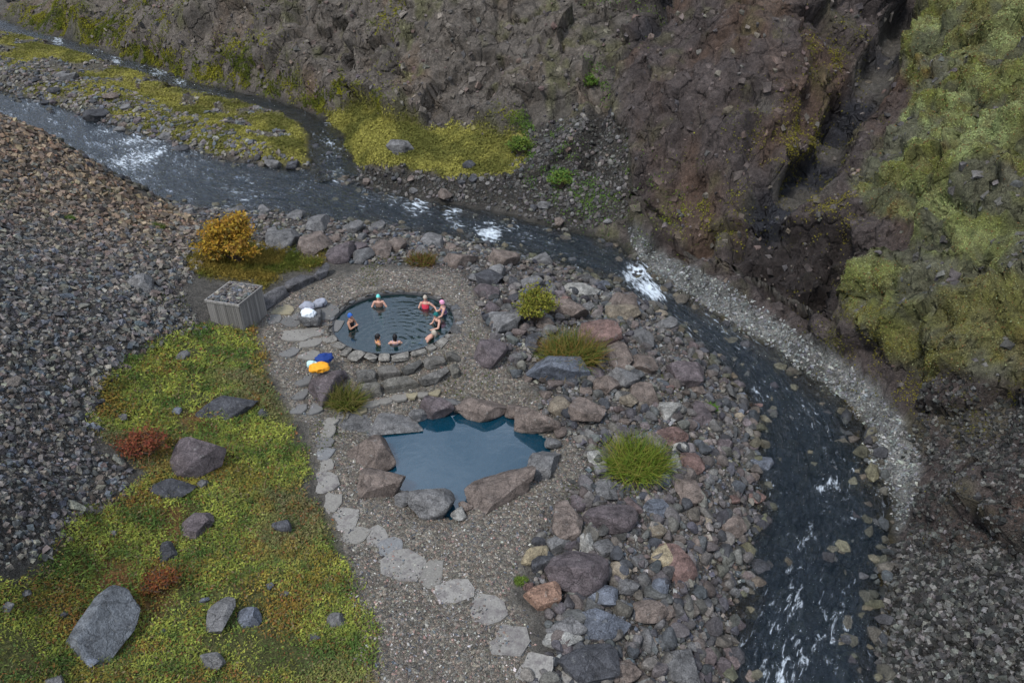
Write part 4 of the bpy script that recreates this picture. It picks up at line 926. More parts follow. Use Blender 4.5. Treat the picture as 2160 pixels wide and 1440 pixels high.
# ------------------------------------------------------------------ path of flagstones
def flag_mesh(seed):
    r = random.Random(seed); n = r.randint(7, 10); bm = bmesh.new(); vs_ = []
    for i in range(n):
        a = 2 * math.pi * (i + r.uniform(-.25, .25)) / n; k = r.uniform(.78, 1.08) / max(abs(math.cos(a)), abs(math.sin(a))) ** .45; vs_.append(bm.verts.new((k * math.cos(a), k * math.sin(a), 0)))
    f = bm.faces.new(vs_); e = bmesh.ops.extrude_face_region(bm, geom=[f]); top = [v for v in e['geom'] if isinstance(v, bmesh.types.BMVert)]
    bmesh.ops.translate(bm, vec=(0, 0, 1), verts=top); bm.normal_update()
    ed = [x for x in bm.edges if all(v in top for v in x.verts)]
    bmesh.ops.bevel(bm, geom=ed, offset=.07, segments=2, affect='EDGES'); bmesh.ops.recalc_face_normals(bm, faces=bm.faces[:])
    me = bpy.data.meshes.new('flagstone'); bm.to_mesh(me); bm.free(); me.materials.append(MATS['flagstone']); return me
FLAGS = [flag_mesh(i) for i in range(9)]
path = link('path', None); tag(path, kind='structure')
flags = [(686,908,44,28,1),(680,931,44,24,0),(681,954,42,28,2),(685,981,42,28,1),(683,1018,62,46,3),(696,1060,44,42,1),(724,1094,66,48,3),(746,1126,64,36,1),(796,1132,46,46,3),(824,1152,52,36,2),(853,1188,92,62,3),(911,1206,46,56,1),(960,1246,92,46,3),(1030,1286,78,60,3),(1071,1350,84,66,3),(1112,1404,116,56,3),(1182,1436,86,44,3),
 (916,823,28,19,4),(892,829,24,17,1),(869,829,22,18,4),(843,834,34,19,1),(814,841,32,20,1),(784,848,36,20,1),(750,862,44,19,4),(717,874,42,18,1),(694,888,36,18,1),
 (596,652,50,20,4),(628,705,66,24,1),(690,655,46,34,0),(700,688,44,26,0),(575,672,40,20,0),(660,700,44,20,1),(640,668,48,24,0),(616,676,44,22,0),(655,722,50,18,1),(720,715,42,20,0),(610,740,40,20,0),(652,745,44,22,1),(640,800,34,24,0),(632,830,36,26,0),(660,862,40,24,0),(628,862,34,22,0)]
FC = [(.13, .125, .115), (.20, .186, .16), (.18, .18, .175), (.225, .21, .185), (.25, .215, .135)]
for i, (x, y, w, h, c) in enumerate(flags):
    g = hit(x, y); dep = project(*g)[2]; k = dep / F; th = math.atan2(HC - g[2], g[1])
    o = link('flagstone', FLAGS[i % 9], path, loc=(g[0], g[1], g[2] - .062), rot=(random.uniform(-.03, .03), random.uniform(-.03, .03), random.uniform(-.25, .25)), scale=(w / 2 * k * 1.1, h / 2 * k / math.sin(th) * 1.1, .085))
    o.color = (*(np.array(FC[c]) * random.uniform(.88, 1.1)), 1.0 if c == 3 else .35)

# ------------------------------------------------------------------ wooden box
gz = hit(500, 690)[2]; zt = gz + 1.15
A_, B_, C_ = PZ(434, 630, zt), PZ(502, 640, zt), PZ(540, 600, zt)
yaw = math.atan2(B_[1] - A_[1], B_[0] - A_[0]); bw = float(np.linalg.norm((B_ - A_)[:2])); nvec = np.array([-math.sin(yaw), math.cos(yaw)]); bd = float(abs((C_ - B_)[:2] @ nvec))
cx, cy = A_[:2] + (B_ - A_)[:2] / 2 + nvec * bd / 2; bh = 1.15
box = thing('wooden_box', 'weathered grey plank box heaped with stones on top, beside the round pool', 'box', (cx, cy, gz - .15), yaw)
def planks(n, length, fixed, axis, sgn):
    wdt = length / n
    for k in range(n):
        me = PLK[k % 5]; t = -length / 2 + wdt * (k + .5)
        loc = (t, sgn * fixed, (bh + .1) / 2 + random.uniform(-.02, .02)) if axis == 'x' else (sgn * fixed, t, (bh + .1) / 2 + random.uniform(-.02, .02))
        link('plank', me, box, loc=loc, rot=(0, 0, 0 if axis == 'x' else math.pi / 2), scale=(wdt * .9, 1, 1))
PLK = [box_mesh('plank', 1, .03 + .004 * k, bh + .1 - .01 * k, 'grey_wood', .004) for k in range(5)]
planks(17, bw, bd / 2 + .004, 'x', -1); planks(17, bw, bd / 2 + .004, 'x', 1); planks(14, bd, bw / 2 + .006, 'y', 1); planks(14, bd, bw / 2 + .006, 'y', -1)
link('inner_frame', box_mesh('inner_frame', bw - .08, bd - .08, bh - .06, 'pool_wall'), box, loc=(0, 0, bh / 2))
for sx, sy, lx, ly in ((0, -1, bw + .1, .06), (0, 1, bw + .1, .06), (-1, 0, .06, bd - .02), (1, 0, .06, bd - .02)):
    link('lid_trim', box_mesh('lid_trim', lx, ly, .10, 'grey_wood', .006), box, loc=(sx * (bw / 2 + .02), sy * (bd / 2 + .02), bh + .07))
link('lid', box_mesh('lid', bw - .05, bd - .05, .04, 'grey_wood'), box, loc=(0, 0, bh + .03))
rng = np.random.default_rng(5); n = 260
P = np.stack([rng.uniform(-bw / 2 + .06, bw / 2 - .06, n), rng.uniform(-bd / 2 + .06, bd / 2 - .06, n), np.full(n, bh + .06) + rng.uniform(0, .03, n)], -1)
me = scatter_mesh('stones_on_lid', P, np.tile([0, 0, 1.0], (n, 1)), rng.uniform(.05, .11, n), palette(n, rng, GREYS), SCATV, 'loose_stone', rng)
tag(link('stones_on_lid', me, loc=(cx, cy, gz - .15), rot=(0, 0, yaw)), 'heap of loose grey stones filling the top of the wooden box', kind='stuff')
# ------------------------------------------------------------------ plants
def leaf_mat(name, sat=1.0):
    m, nt, out = newmat(name); L = nt.links.new
    at = N(nt, 'Attribute', attribute_name='tint'); d = N(nt, 'BsdfDiffuse', Roughness=.8); t = N(nt, 'BsdfTranslucent')
    L(at.outputs['Color'], d.inputs[0]); L(at.outputs['Color'], t.inputs[0]); mxs = N(nt, 'MixShader'); mxs.inputs[0].default_value = .3
    L(d.outputs[0], mxs.inputs[1]); L(t.outputs[0], mxs.inputs[2]); L(mxs.outputs[0], out.inputs[0]); return m
leaf_mat('leaves'); plain('bark', (.10, .07, .05), .9, .3, 20)
def leaf_quads(P, Nv, S, rng, up=.8, lng=1.5):
    n = len(P); z = Nv * up + rng.normal(size=(n, 3)) * .55; z /= np.linalg.norm(z, axis=1)[:, None]
    a = rng.normal(size=(n, 3)); xx = np.cross(a, z); xx /= np.linalg.norm(xx, axis=1)[:, None] + 1e-9; yy = np.cross(z, xx)
    hx, hy = xx * (S * .5)[:, None], yy * (S * .5 * lng)[:, None]
    V = np.stack([P - hy, P + hx * .9, P + hy, P - hx * .9], 1).reshape(-1, 3)
    return V, np.arange(4 * n).reshape(n, 4)
def blades(P, Nv, H, rng, wd=.012, bend=.5, lean=.35):
    """grass blades: two quads each, bent over"""
    n = len(P); d = Nv + rng.normal(size=(n, 3)) * lean; d /= np.linalg.norm(d, axis=1)[:, None]
    sd = np.cross(d, rng.normal(size=(n, 3))); sd /= np.linalg.norm(sd, axis=1)[:, None] + 1e-9; fw = np.cross(sd, d)
    h = H[:, None]; mid = P + d * h * .55 + fw * h * .12 * bend; tip = P + d * h * .85 + fw * h * .55 * bend; w = sd * wd
    V = np.stack([P - w, P + w, mid + w * .8, mid - w * .8, tip + w * .25, tip - w * .25], 1).reshape(-1, 3); k = np.arange(n)[:, None] * 6
    return V, np.vstack([k + [0, 1, 2, 3], k + [3, 2, 4, 5]])
def sample_w(weight, n, rng, power=1.0):
    wy = np.gradient(gy)[:, None] * np.gradient(gx)[None, :]
    w = weight * ((PX > -220) & (PX < 2380) & (PYY > -40) & (PYY < 1500) & sel & (DEP > 5)) * wy * np.hypot(slope, 1) / np.maximum(DEP, 6) ** power
    w = w.ravel() / w.sum(); k = rng.choice(w.size, n, p=w)
    x = GX.ravel()[k] + rng.uniform(-.5, .5, n) * np.gradient(gx)[k % NX]; y = GY.ravel()[k] + rng.uniform(-.5, .5, n) * np.gradient(gy)[k // NX]
    return surf(x, y), bil(VNg, x, y), x, y
def ground_cover(name, weight, n, size, height, cfun, seed, label, power=1.0, clump=1.2, grass=.35, sd=18):
    rng = np.random.default_rng(seed); P, Nv, x, y = sample_w(weight, n, rng, power)
    cl = np.clip(fbm(x * clump, y * clump, P[:, 2] * clump, oct=4, gain=.6, seed=seed) * 1.2 + .45, 0, 1)
    sc = np.clip(project(P[:, 0], P[:, 1], P[:, 2])[2] / sd, .7, 2.6)
    lift = rng.random(n) * height * (.15 + .85 * cl) * sc; C = np.clip(cfun(P, x, y, cl, rng), .005, .7) * rng.uniform(.65, 1.35, (n, 1))
    isg = rng.random(n) < grass
    V1, F1 = leaf_quads((P + Nv * lift[:, None])[~isg], Nv[~isg], size * sc[~isg] * rng.uniform(.5, 1.3, (~isg).sum()), rng)
    V2, F2 = blades(P[isg], Nv[isg], height * sc[isg] * (.5 + cl[isg]) * rng.uniform(.6, 1.4, isg.sum()), rng, wd=size * .16, bend=1.0, lean=.5)
    me = mesh_np(name, np.vstack([V1, V2]), np.vstack([F1, F2 + len(V1)]), 'leaves', True, {'tint': np.vstack([np.repeat(C[~isg], 4, 0), np.repeat(C[isg], 6, 0)])})
    return tag(link(name, me), label, kind='stuff')
def lerp(a, b, t): return np.array(a) * (1 - t[:, None]) + np.array(b) * t[:, None]
def c_meadow(P, x, y, cl, rng):
    a = fbm(x * 1.5, y * 1.5, oct=4, gain=.65, seed=200) * .5 + .5; b = fbm(x * .7, y * .7, oct=4, gain=.6, seed=97) * .5 + .5; g = fbm(x * .35, y * .35, oct=3, seed=203) * .5 + .5
    c = lerp((.11, .18, .045), (.40, .43, .09), sstep(.3, .66, a)); c = lerp(c, (.22, .19, .11), sstep(.5, .68, g) * .85)
    r = sstep(.58, .70, b + .08 * rng.normal(size=len(x))) * .85; c = c * (1 - r[:, None]) + r[:, None] * lerp((.30, .10, .05), (.34, .23, .05), rng.random(len(x)))
    o = sstep(.60, .72, fbm(x * .8, y * .8, oct=4, gain=.6, seed=217) * .5 + .5); c = c * (1 - .6 * o[:, None]) + .6 * o[:, None] * np.array([.36, .26, .06])
    k = rng.random(len(x)); c = np.where((k < .1)[:, None], np.array([.25, .20, .11]), c); c = np.where((k > .95)[:, None], np.array([.30, .14, .06]), c); c = np.where(((k > .8) & (k < .95))[:, None], np.array([.13, .19, .06]), c)
    return c
def c_moss(P, x, y, cl, rng):
    a = fbm(x * .6, y * .6, P[:, 2] * .6, oct=4, seed=205) * .5 + .5
    return lerp((.16, .16, .045), (.36, .33, .085), sstep(.35, .65, a))
def c_tint(P, x, y, cl, rng):
    c = bil(gcol, x, y) * 1.5 + .015; k = rng.random(len(x))[:, None]
    c = np.where(k < .18, np.array([.17, .13, .06]), c); c = np.where(k > .93, np.array([.22, .11, .05]), c); return np.where((k > .18) & (k < .3), np.array([.27, .29, .15]), c)
stone_free = 1 - sstep(.3, .8, stony)
dot = np.array(PLACED)
ground_cover('meadow_plants', M['meadow'] * (1 - riv) * (.2 + .8 * sstep(.30, .46, fbm(GX * .8, GY * .8, oct=4, seed=215) * .5 + .5)), 95000, .052, .15, c_meadow, 21, 'low autumn meadow of grass, moss and red-leaved herbs', power=.8, clump=1.9)
ground_cover('bushside_grass', M['grass2'], 9000, .06, .16, lambda P, x, y, c, r: lerp((.10, .12, .025), (.26, .19, .045), sstep(.3, .7, fbm(x, y, oct=3, seed=207) * .5 + .5)), 22, 'yellowing grass around the orange shrub', grass=.7)
ground_cover('island_moss', M['island'] * stone_free * (1 - riv) * sstep(.1, .7, -np.maximum(D_RIV, D_STR)), 42000, .05, .07, c_moss, 23, 'yellow-green moss and grass covering the river island', grass=.3)
ground_cover('terrace_moss', np.clip(M['terrace'] * 1.2, 0, 1) * (1 - riv), 22000, .05, .08, c_moss, 24, 'yellow-green moss carpet on the terrace under the cliff', grass=.3)
ground_cover('slope_moss', M['rmoss'] * (.25 + .75 * sstep(-.1, .15, mnd)) * (1 - .92 * barerock), 64000, .05, .06, c_tint, 25, 'cushions of moss and grass on the steep right slope', power=1.0, grass=.35, clump=.8, sd=26)
# thin plants on the cliffs: yellow-green at its foot and in seams
cf = M['cliff'] * (sstep(.30, .60, fbm(TX * .25, TY * .25, TZ * .5, oct=4, seed=210)) * .6 + 0)
pxs = np.zeros(GX.shape)
for (x0, y0, rx, ry, k) in [(520,140,60,40,1.2),(560,170,60,30,1.),(730,195,16,14,3.),(800,235,40,20,1.),(120,40,60,25,1.5),(200,70,90,25,1.2),(330,40,50,35,.5),(1260,175,26,22,2.),(1100,300,40,30,2.5),(1180,375,50,30,1.5),(1140,330,60,40,1.),(1330,365,30,30,1.),(1250,420,80,40,.6),(1680,310,90,60,1.),(1760,420,60,60,.8),(1450,440,120,60,.5),(1900,700,120,80,1.5),(1850,650,90,60,1.3),(1950,780,80,60,1.2),(2050,830,90,50,1.),(1740,130,60,50,.6),(1660,350,60,40,.7),(840,40,40,40,.5),(1320,20,60,20,.6),(700,220,50,16,2.),(420,150,40,20,2.),(320,120,50,20,2.),(2100,880,60,40,.6),(1990,700,80,80,1.2)]:
    pxs = np.maximum(pxs, k * np.exp(-((PX - x0) / rx) ** 2 - ((PYY - y0) / ry) ** 2))
cw = np.clip(cf * .10 + pxs * .8 * sstep(-.25, .35, fbm(TX * 1.1, TY * 1.1, TZ * 1.1, oct=3, seed=211)), 0, 2) * (1 - M['rmoss'] * .7) * (1 - riv) * (1 - M['island']) * (1 - M['terrace'])
def c_cliff(P, x, y, cl, rng):
    px, py, _ = project(P[:, 0], P[:, 1], P[:, 2]); a = fbm(x * .8, y * .8, P[:, 2] * .8, oct=3, seed=212) * .5 + .5
    c = lerp((.12, .14, .03), (.27, .25, .035), sstep(.3, .7, a)); g = sstep(1050, 1120, px) * sstep(1500, 1300, px); c = lerp(c, (.10, .19, .05), g * .8)
    return lerp(c, (.14, .10, .04), sstep(1500, 1650, px) * .45)
ground_cover('cliff_plants', cw, 42000, .05, .10, c_cliff, 26, 'scattered moss and small plants clinging to the cliffs', power=.4, grass=.3, clump=.9, sd=24)
rngw = np.random.default_rng(31)
ground_cover('bank_weeds', (M['bank'] + M['nbank'] + M['gravel'] * .5 + M['scree'] * .5) * sstep(.28, .5, fbm(GX * .5, GY * .5, oct=4, seed=213)) * (1 - riv) * (r_rp > RP_R + .6) * (d_lp < -.5), 9000, .035, .07, lambda P, x, y, c, r: lerp((.07, .11, .025), (.16, .15, .05), r.random(len(x))), 27, 'sparse low weeds growing between the stones', grass=.5)

def tuft(px, py, w, h, label, cols, n=900, name='grass_tuft', cat='grass', leafy=0.0, group='grass tufts'):
    """a clump of arching blades, sized from the picture"""
    g = hit(px, py + h * .3); k = project(*g)[2] / F; rad = w / 2 * k; hh = h * k * .75
    rng = np.random.default_rng(int(px)); r = rad * .75 * np.sqrt(rng.random(n)); a = rng.random(n) * 6.283
    P = np.stack([r * np.cos(a), r * np.sin(a) * .8, np.full(n, -.05)], -1); Nv = np.stack([P[:, 0] / rad * .8, P[:, 1] / rad * .8, np.ones(n)], -1)
    Hh = hh * rng.uniform(.5, 1.1, n) * (1.1 - .45 * (r / rad))
    V, Fc = blades(P, Nv, Hh, rng, wd=.011 * max(1, k * 60), bend=1.0, lean=.3); t = np.repeat(rng.random(n), 6); z = np.clip(V[:, 2] / max(hh, .01), 0, 1)
    C = np.array(cols)[np.repeat(rng.integers(0, len(cols), n), 6)] * np.repeat(rng.uniform(.7, 1.3, n), 6)[:, None]
    root = thing(name, label, cat, g, 0, group)
    link('blades', mesh_np('blades', V, Fc, 'leaves', True, {'tint': C}), root)
    m = n // 2; rr_ = rad * .7 * np.sqrt(rng.random(m)); a = rng.random(m) * 6.283
    P = np.stack([rr_ * np.cos(a), rr_ * np.sin(a) * .8, hh * .45 * rng.random(m) * (1 - (rr_ / rad) ** 2)], -1)
    V, Fc = leaf_quads(P, np.tile([0, 0, 1.], (m, 1)), np.full(m, .05) * rng.uniform(.6, 1.4, m), rng)
    link('leaves', mesh_np('leaves', V, Fc, 'leaves', True, {'tint': np.repeat(np.array(cols)[rng.integers(0, len(cols), m)] * rng.uniform(.6, 1.2, (m, 1)), 4, 0)}), root)
    return root
GR = [(.10, .16, .025), (.19, .22, .04), (.24, .21, .05)]
tuft(1340, 955, 135, 110, 'big green grass tuft among the stones right of the blue pool', GR + [(.16, .22, .03)], 1500)
tuft(1205, 728, 125, 105, 'orange and green grass tuft behind the blue-grey slab', [(.25, .15, .045), (.14, .16, .035), (.21, .17, .05), (.10, .14, .03)], 1400)
tuft(732, 832, 62, 80, 'green grass clump between the jacket boulder and the terrace walls', [(.09, .13, .025), (.16, .16, .035), (.21, .17, .06)], 700)
tuft(890, 540, 66, 46, 'reddish-green tuft in the boulder row behind the round pool', [(.19, .12, .045), (.13, .14, .03), (.16, .08, .04)], 500)
tuft(146, 455, 24, 18, 'small bright green tuft alone on the scree slope', [(.12, .20, .04)], 160)
tuft(330, 472, 44, 22, 'low green tuft on the upper edge of the scree', [(.13, .16, .04)], 200)
tuft(1502, 852, 30, 22, 'small vivid green tuft on the lower river bank', [(.12, .24, .03)], 160)
tuft(1098, 1218, 36, 20, 'small green tuft beside the pale yellow slab', [(.14, .20, .04)], 160)
tuft(655, 545, 60, 30, 'low green grass clump behind the dark wall', [(.12, .15, .03), (.18, .17, .04)], 300)
tuft(1240, 850, 50, 24, 'low weedy clump on the brown boulder right of the blue pool', [(.13, .13, .05)], 200)

def bush(px, py, w, h, label, cols, n=5200, leaf=.07, name='shrub', group='shrubs', seed=1, spiky=.3):
    g = hit(px, py + h * .38); k = project(*g)[2] / F; rad = w / 2 * k; hh = h * k * .92; rng = np.random.default_rng(seed)
    root = thing(name, label, 'shrub', g, 0, group); bm = bmesh.new(); tips = []
    def tube(a, b, r0, r1):
        d = (b - a).normalized(); s = d.orthogonal().normalized(); t = d.cross(s)
        ra = [bm.verts.new(a + (s * math.cos(q) + t * math.sin(q)) * r0) for q in (0, 1.57, 3.14, 4.71)]; rb = [bm.verts.new(b + (s * math.cos(q) + t * math.sin(q)) * r1) for q in (0, 1.57, 3.14, 4.71)]
        for i in range(4): bm.faces.new((ra[i], ra[(i + 1) % 4], rb[(i + 1) % 4], rb[i]))
    for i in range(26):
        a = rng.uniform(0, 6.283); rr_ = rng.uniform(.25, 1.0); top = Vector((rad * rr_ * math.cos(a), rad * rr_ * math.sin(a) * .85, hh * (1.0 - .55 * rr_ ** 2) * rng.uniform(.75, 1.05)))
        base = Vector((rng.normal() * .08 * rad, rng.normal() * .08 * rad, -.05)); mid = base.lerp(top, .5) + Vector((rng.normal() * .05, rng.normal() * .05, .12 * hh))
        tube(base, mid, .03, .018); tube(mid, top, .018, .006)
        for j in range(6):
            q = mid.lerp(top, rng.uniform(.1, 1)); e = q + Vector((rng.normal(), rng.normal(), abs(rng.normal()) * .8)) * .2 * rad; tube(q, e, .009, .004); tips.append((q, e))
        tips.append((mid, top))
    me = bpy.data.meshes.new('branches'); bm.to_mesh(me); bm.free(); me.materials.append(MATS['bark']); link('branches', me, root)
    T = np.array([[*a, *b] for a, b in tips]); kx = rng.integers(0, len(T), n); u = rng.random(n)[:, None]
    P = T[kx, :3] * (1 - u) + T[kx, 3:] * u + rng.normal(size=(n, 3)) * .09 * rad * np.array([1, 1, .8]); P[:, 2] = np.maximum(P[:, 2], .02)
    V, Fc = leaf_quads(P, np.tile([0, 0, 1.], (n, 1)), leaf * rng.uniform(.6, 1.4, n), rng, up=.5, lng=1.9)
    ci = np.array(cols)[np.clip((rng.random(n) * .5 + .5 * (kx % 7) / 7) * len(cols), 0, len(cols) - 1).astype(int)] * rng.uniform(.7, 1.3, (n, 1))
    link('foliage', mesh_np('foliage', V, Fc, 'leaves', True, {'tint': np.repeat(ci, 4, 0)}), root)
    return root
bush(502, 510, 132, 108, 'large bright orange autumn shrub above the wooden box', [(.50, .28, .04), (.45, .31, .05), (.38, .21, .05), (.28, .23, .07)], 6500, .085, seed=3)
bush(1132, 645, 92, 96, 'yellow-green shrub on the bank right of the round pool', [(.22, .23, .04), (.28, .26, .05), (.15, .19, .035)], 3200, .06, seed=4)
bush(1245, 175, 40, 30, 'bright green shrub at the foot of the cliff gully', [(.12, .22, .04), (.18, .24, .05)], 900, .08, seed=5)
bush(1180, 378, 60, 40, 'bright green leafy plant on the dark bank under the gully', [(.12, .22, .05), (.19, .25, .05)], 1200, .08, seed=6)
bush(1098, 308, 56, 46, 'light green mossy shrub at the right end of the mossy terrace', [(.14, .22, .05), (.2, .26, .05)], 1500, .07, seed=7)
bush(728, 194, 22, 22, 'small yellow bush on the cliff foot above the stream mouth', [(.34, .33, .03)], 500, .08, seed=8)
bush(312, 935, 130, 46, 'low red-leaved shrub at the edge of the scree', [(.24, .07, .045), (.28, .10, .05), (.20, .13, .05)], 2000, .05, seed=9)
bush(345, 1225, 96, 34, 'small rust-coloured shrub in the meadow above the huge slab', [(.26, .09, .04), (.25, .14, .04)], 1000, .045, seed=10)

# ------------------------------------------------------------------ people
def fabric(name, col): return plain(name, col, .75, .1, 12)
plain('skin', (.52, .29, .21), .55, .06, 10); plain('skin_tan', (.42, .22, .14), .55, .06, 10); plain('hair_dark', (.012, .010, .010), .5, .2, 30); plain('hair_fair', (.42, .36, .28), .5, .2, 30); plain('eye', (.015, .012, .012), .3)
for nm, c in dict(mint=(.16, .62, .55), red=(.55, .04, .07), pink=(.75, .33, .47), teal=(.01, .14, .13), blue=(.03, .12, .42), black=(.008, .008, .01), brown=(.20, .11, .08), violet=(.16, .11, .22), orange=(.80, .34, .02), white=(.72, .76, .78), navy=(.01, .035, .17), greyc=(.28, .29, .33), darkc=(.02, .02, .03), palemint=(.48, .68, .66), lilac=(.33, .26, .36)).items(): fabric('cloth_' + nm, c)
def tube_chain(bm, pts, rad, seg=10):
    """closed tapered tube through the joints, elliptic where a radius is a pair (side, depth), with rounded ends"""
    P = [Vector(p) for p in pts]; R2 = [(r, r) if not hasattr(r, '__len__') else r for r in rad]; ref = Vector((1, 0, 0)); rings = []
    Q, K = [], []
    for i in range(len(P) - 1):                                   # finer steps keep the limb round at the joints
        for t in (0, .5): Q.append(P[i].lerp(P[i + 1], t)); K.append(tuple(R2[i][j] * (1 - t) + R2[i + 1][j] * t for j in (0, 1)))
    Q.append(P[-1]); K.append(R2[-1]); d0 = (Q[1] - Q[0]).normalized(); d1 = (Q[-1] - Q[-2]).normalized(); m0, m1 = min(K[0]), min(K[-1])
    Q = [Q[0] - d0 * m0 * .9, Q[0] - d0 * m0 * .5] + Q + [Q[-1] + d1 * m1 * .5, Q[-1] + d1 * m1 * .9]
    K = [tuple(v * .4 for v in K[0]), tuple(v * .85 for v in K[0])] + K + [tuple(v * .85 for v in K[-1]), tuple(v * .4 for v in K[-1])]
    for i, (c, k) in enumerate(zip(Q, K)):
        d = (Q[min(i + 1, len(Q) - 1)] - Q[max(i - 1, 0)]).normalized(); r = ref if abs(d.dot(ref)) < .9 else Vector((0, 1, 0))
        y = d.cross(r).normalized(); x = y.cross(d).normalized()
        rings.append([bm.verts.new(c + x * k[0] * math.cos(6.2832 * j / seg) + y * k[1] * math.sin(6.2832 * j / seg)) for j in range(seg)])
    for A, B in zip(rings[:-1], rings[1:]):
        for j in range(seg): bm.faces.new((A[j], A[(j + 1) % seg], B[(j + 1) % seg], B[j]))
    bm.faces.new(rings[0][::-1]); bm.faces.new(rings[-1])
def skin_mesh(chains, extra=None, voxel=.016, ratio=.25):
    """tubes (and the head) fused by a voxel remesh into one continuous skin"""
    bm = bmesh.new()
    for pts, rad in chains: tube_chain(bm, pts, rad)
    if extra: extra(bm)
    bmesh.ops.recalc_face_normals(bm, faces=bm.faces[:]); me = bpy.data.meshes.new('t'); bm.to_mesh(me); bm.free()
    o = bpy.data.objects.new('t', me); COL.objects.link(o)
    r = o.modifiers.new('r', 'REMESH'); r.mode = 'VOXEL'; r.voxel_size = voxel
    sm = o.modifiers.new('m', 'SMOOTH'); sm.iterations = 3; sm.factor = .4; dc = o.modifiers.new('d', 'DECIMATE'); dc.ratio = ratio
    bpy.context.view_layer.update(); dg = bpy.context.evaluated_depsgraph_get()
    res = bpy.data.meshes.new_from_object(o.evaluated_get(dg)); bpy.data.objects.remove(o); bpy.data.meshes.remove(me)
    res.polygons.foreach_set('use_smooth', np.ones(len(res.polygons), bool)); return res
def head_geo(bm, c, rot, s=1.0):
    """skull with jaw, nose, ears, brow"""
    b2 = bmesh.new(); bmesh.ops.create_uvsphere(b2, u_segments=16, v_segments=12, radius=1)
    for v in b2.verts:
        x, y, z = v.co; jaw = max(0, -z)
        x *= 1 - .28 * jaw; yf = y * (1 - .1 * jaw) + (.10 * jaw if y > 0 else -.0)
        if y > 0 and abs(x) < .9: yf -= .06 * (1 - abs(z))           # flatter face
        v.co = Vector((x * .076, yf * .096, z * .118))
    for (dx, dy, dz, r, sx, sy, sz) in ((0, .098, -.012, .016, .8, 1.1, 1.5), (.078, -.005, -.005, .02, .4, .9, 1.5), (-.078, -.005, -.005, .02, .4, .9, 1.5), (0, .088, -.058, .012, 2.0, .7, .6)):
        r_ = bmesh.ops.create_icosphere(b2, subdivisions=1, radius=r)
        for v in r_['verts']: v.co = Vector((v.co.x * sx + dx, v.co.y * sy + dy, v.co.z * sz + dz))
    for v in b2.verts: v.co = c + rot @ (v.co * s)
    t = bpy.data.meshes.new('t'); b2.to_mesh(t); b2.free(); bm.from_mesh(t); bpy.data.meshes.remove(t)
def cap_mesh(c, rot, mat, drop=.0, long=0.0, puff=1.0):
    bm = bmesh.new(); bmesh.ops.create_uvsphere(bm, u_segments=18, v_segments=12, radius=1)
    bmesh.ops.delete(bm, geom=[v for v in bm.verts if (v.co.z < -.30 and (v.co.y > -.2 or long == 0)) or (v.co.y > .55 and v.co.z < .22 - drop)], context='VERTS')
    for v in bm.verts:
        x, y, z = v.co
        v.co = c + rot @ Vector((x * .087 * puff, y * .108 * puff - .004, z * .130 * puff + .004 - (long if z < -.3 else 0) * .12))
    me = bpy.data.meshes.new('cap'); bm.to_mesh(me); bm.free(); me.materials.append(MATS[mat])
    me.polygons.foreach_set('use_smooth', np.ones(len(me.polygons), bool)); return me
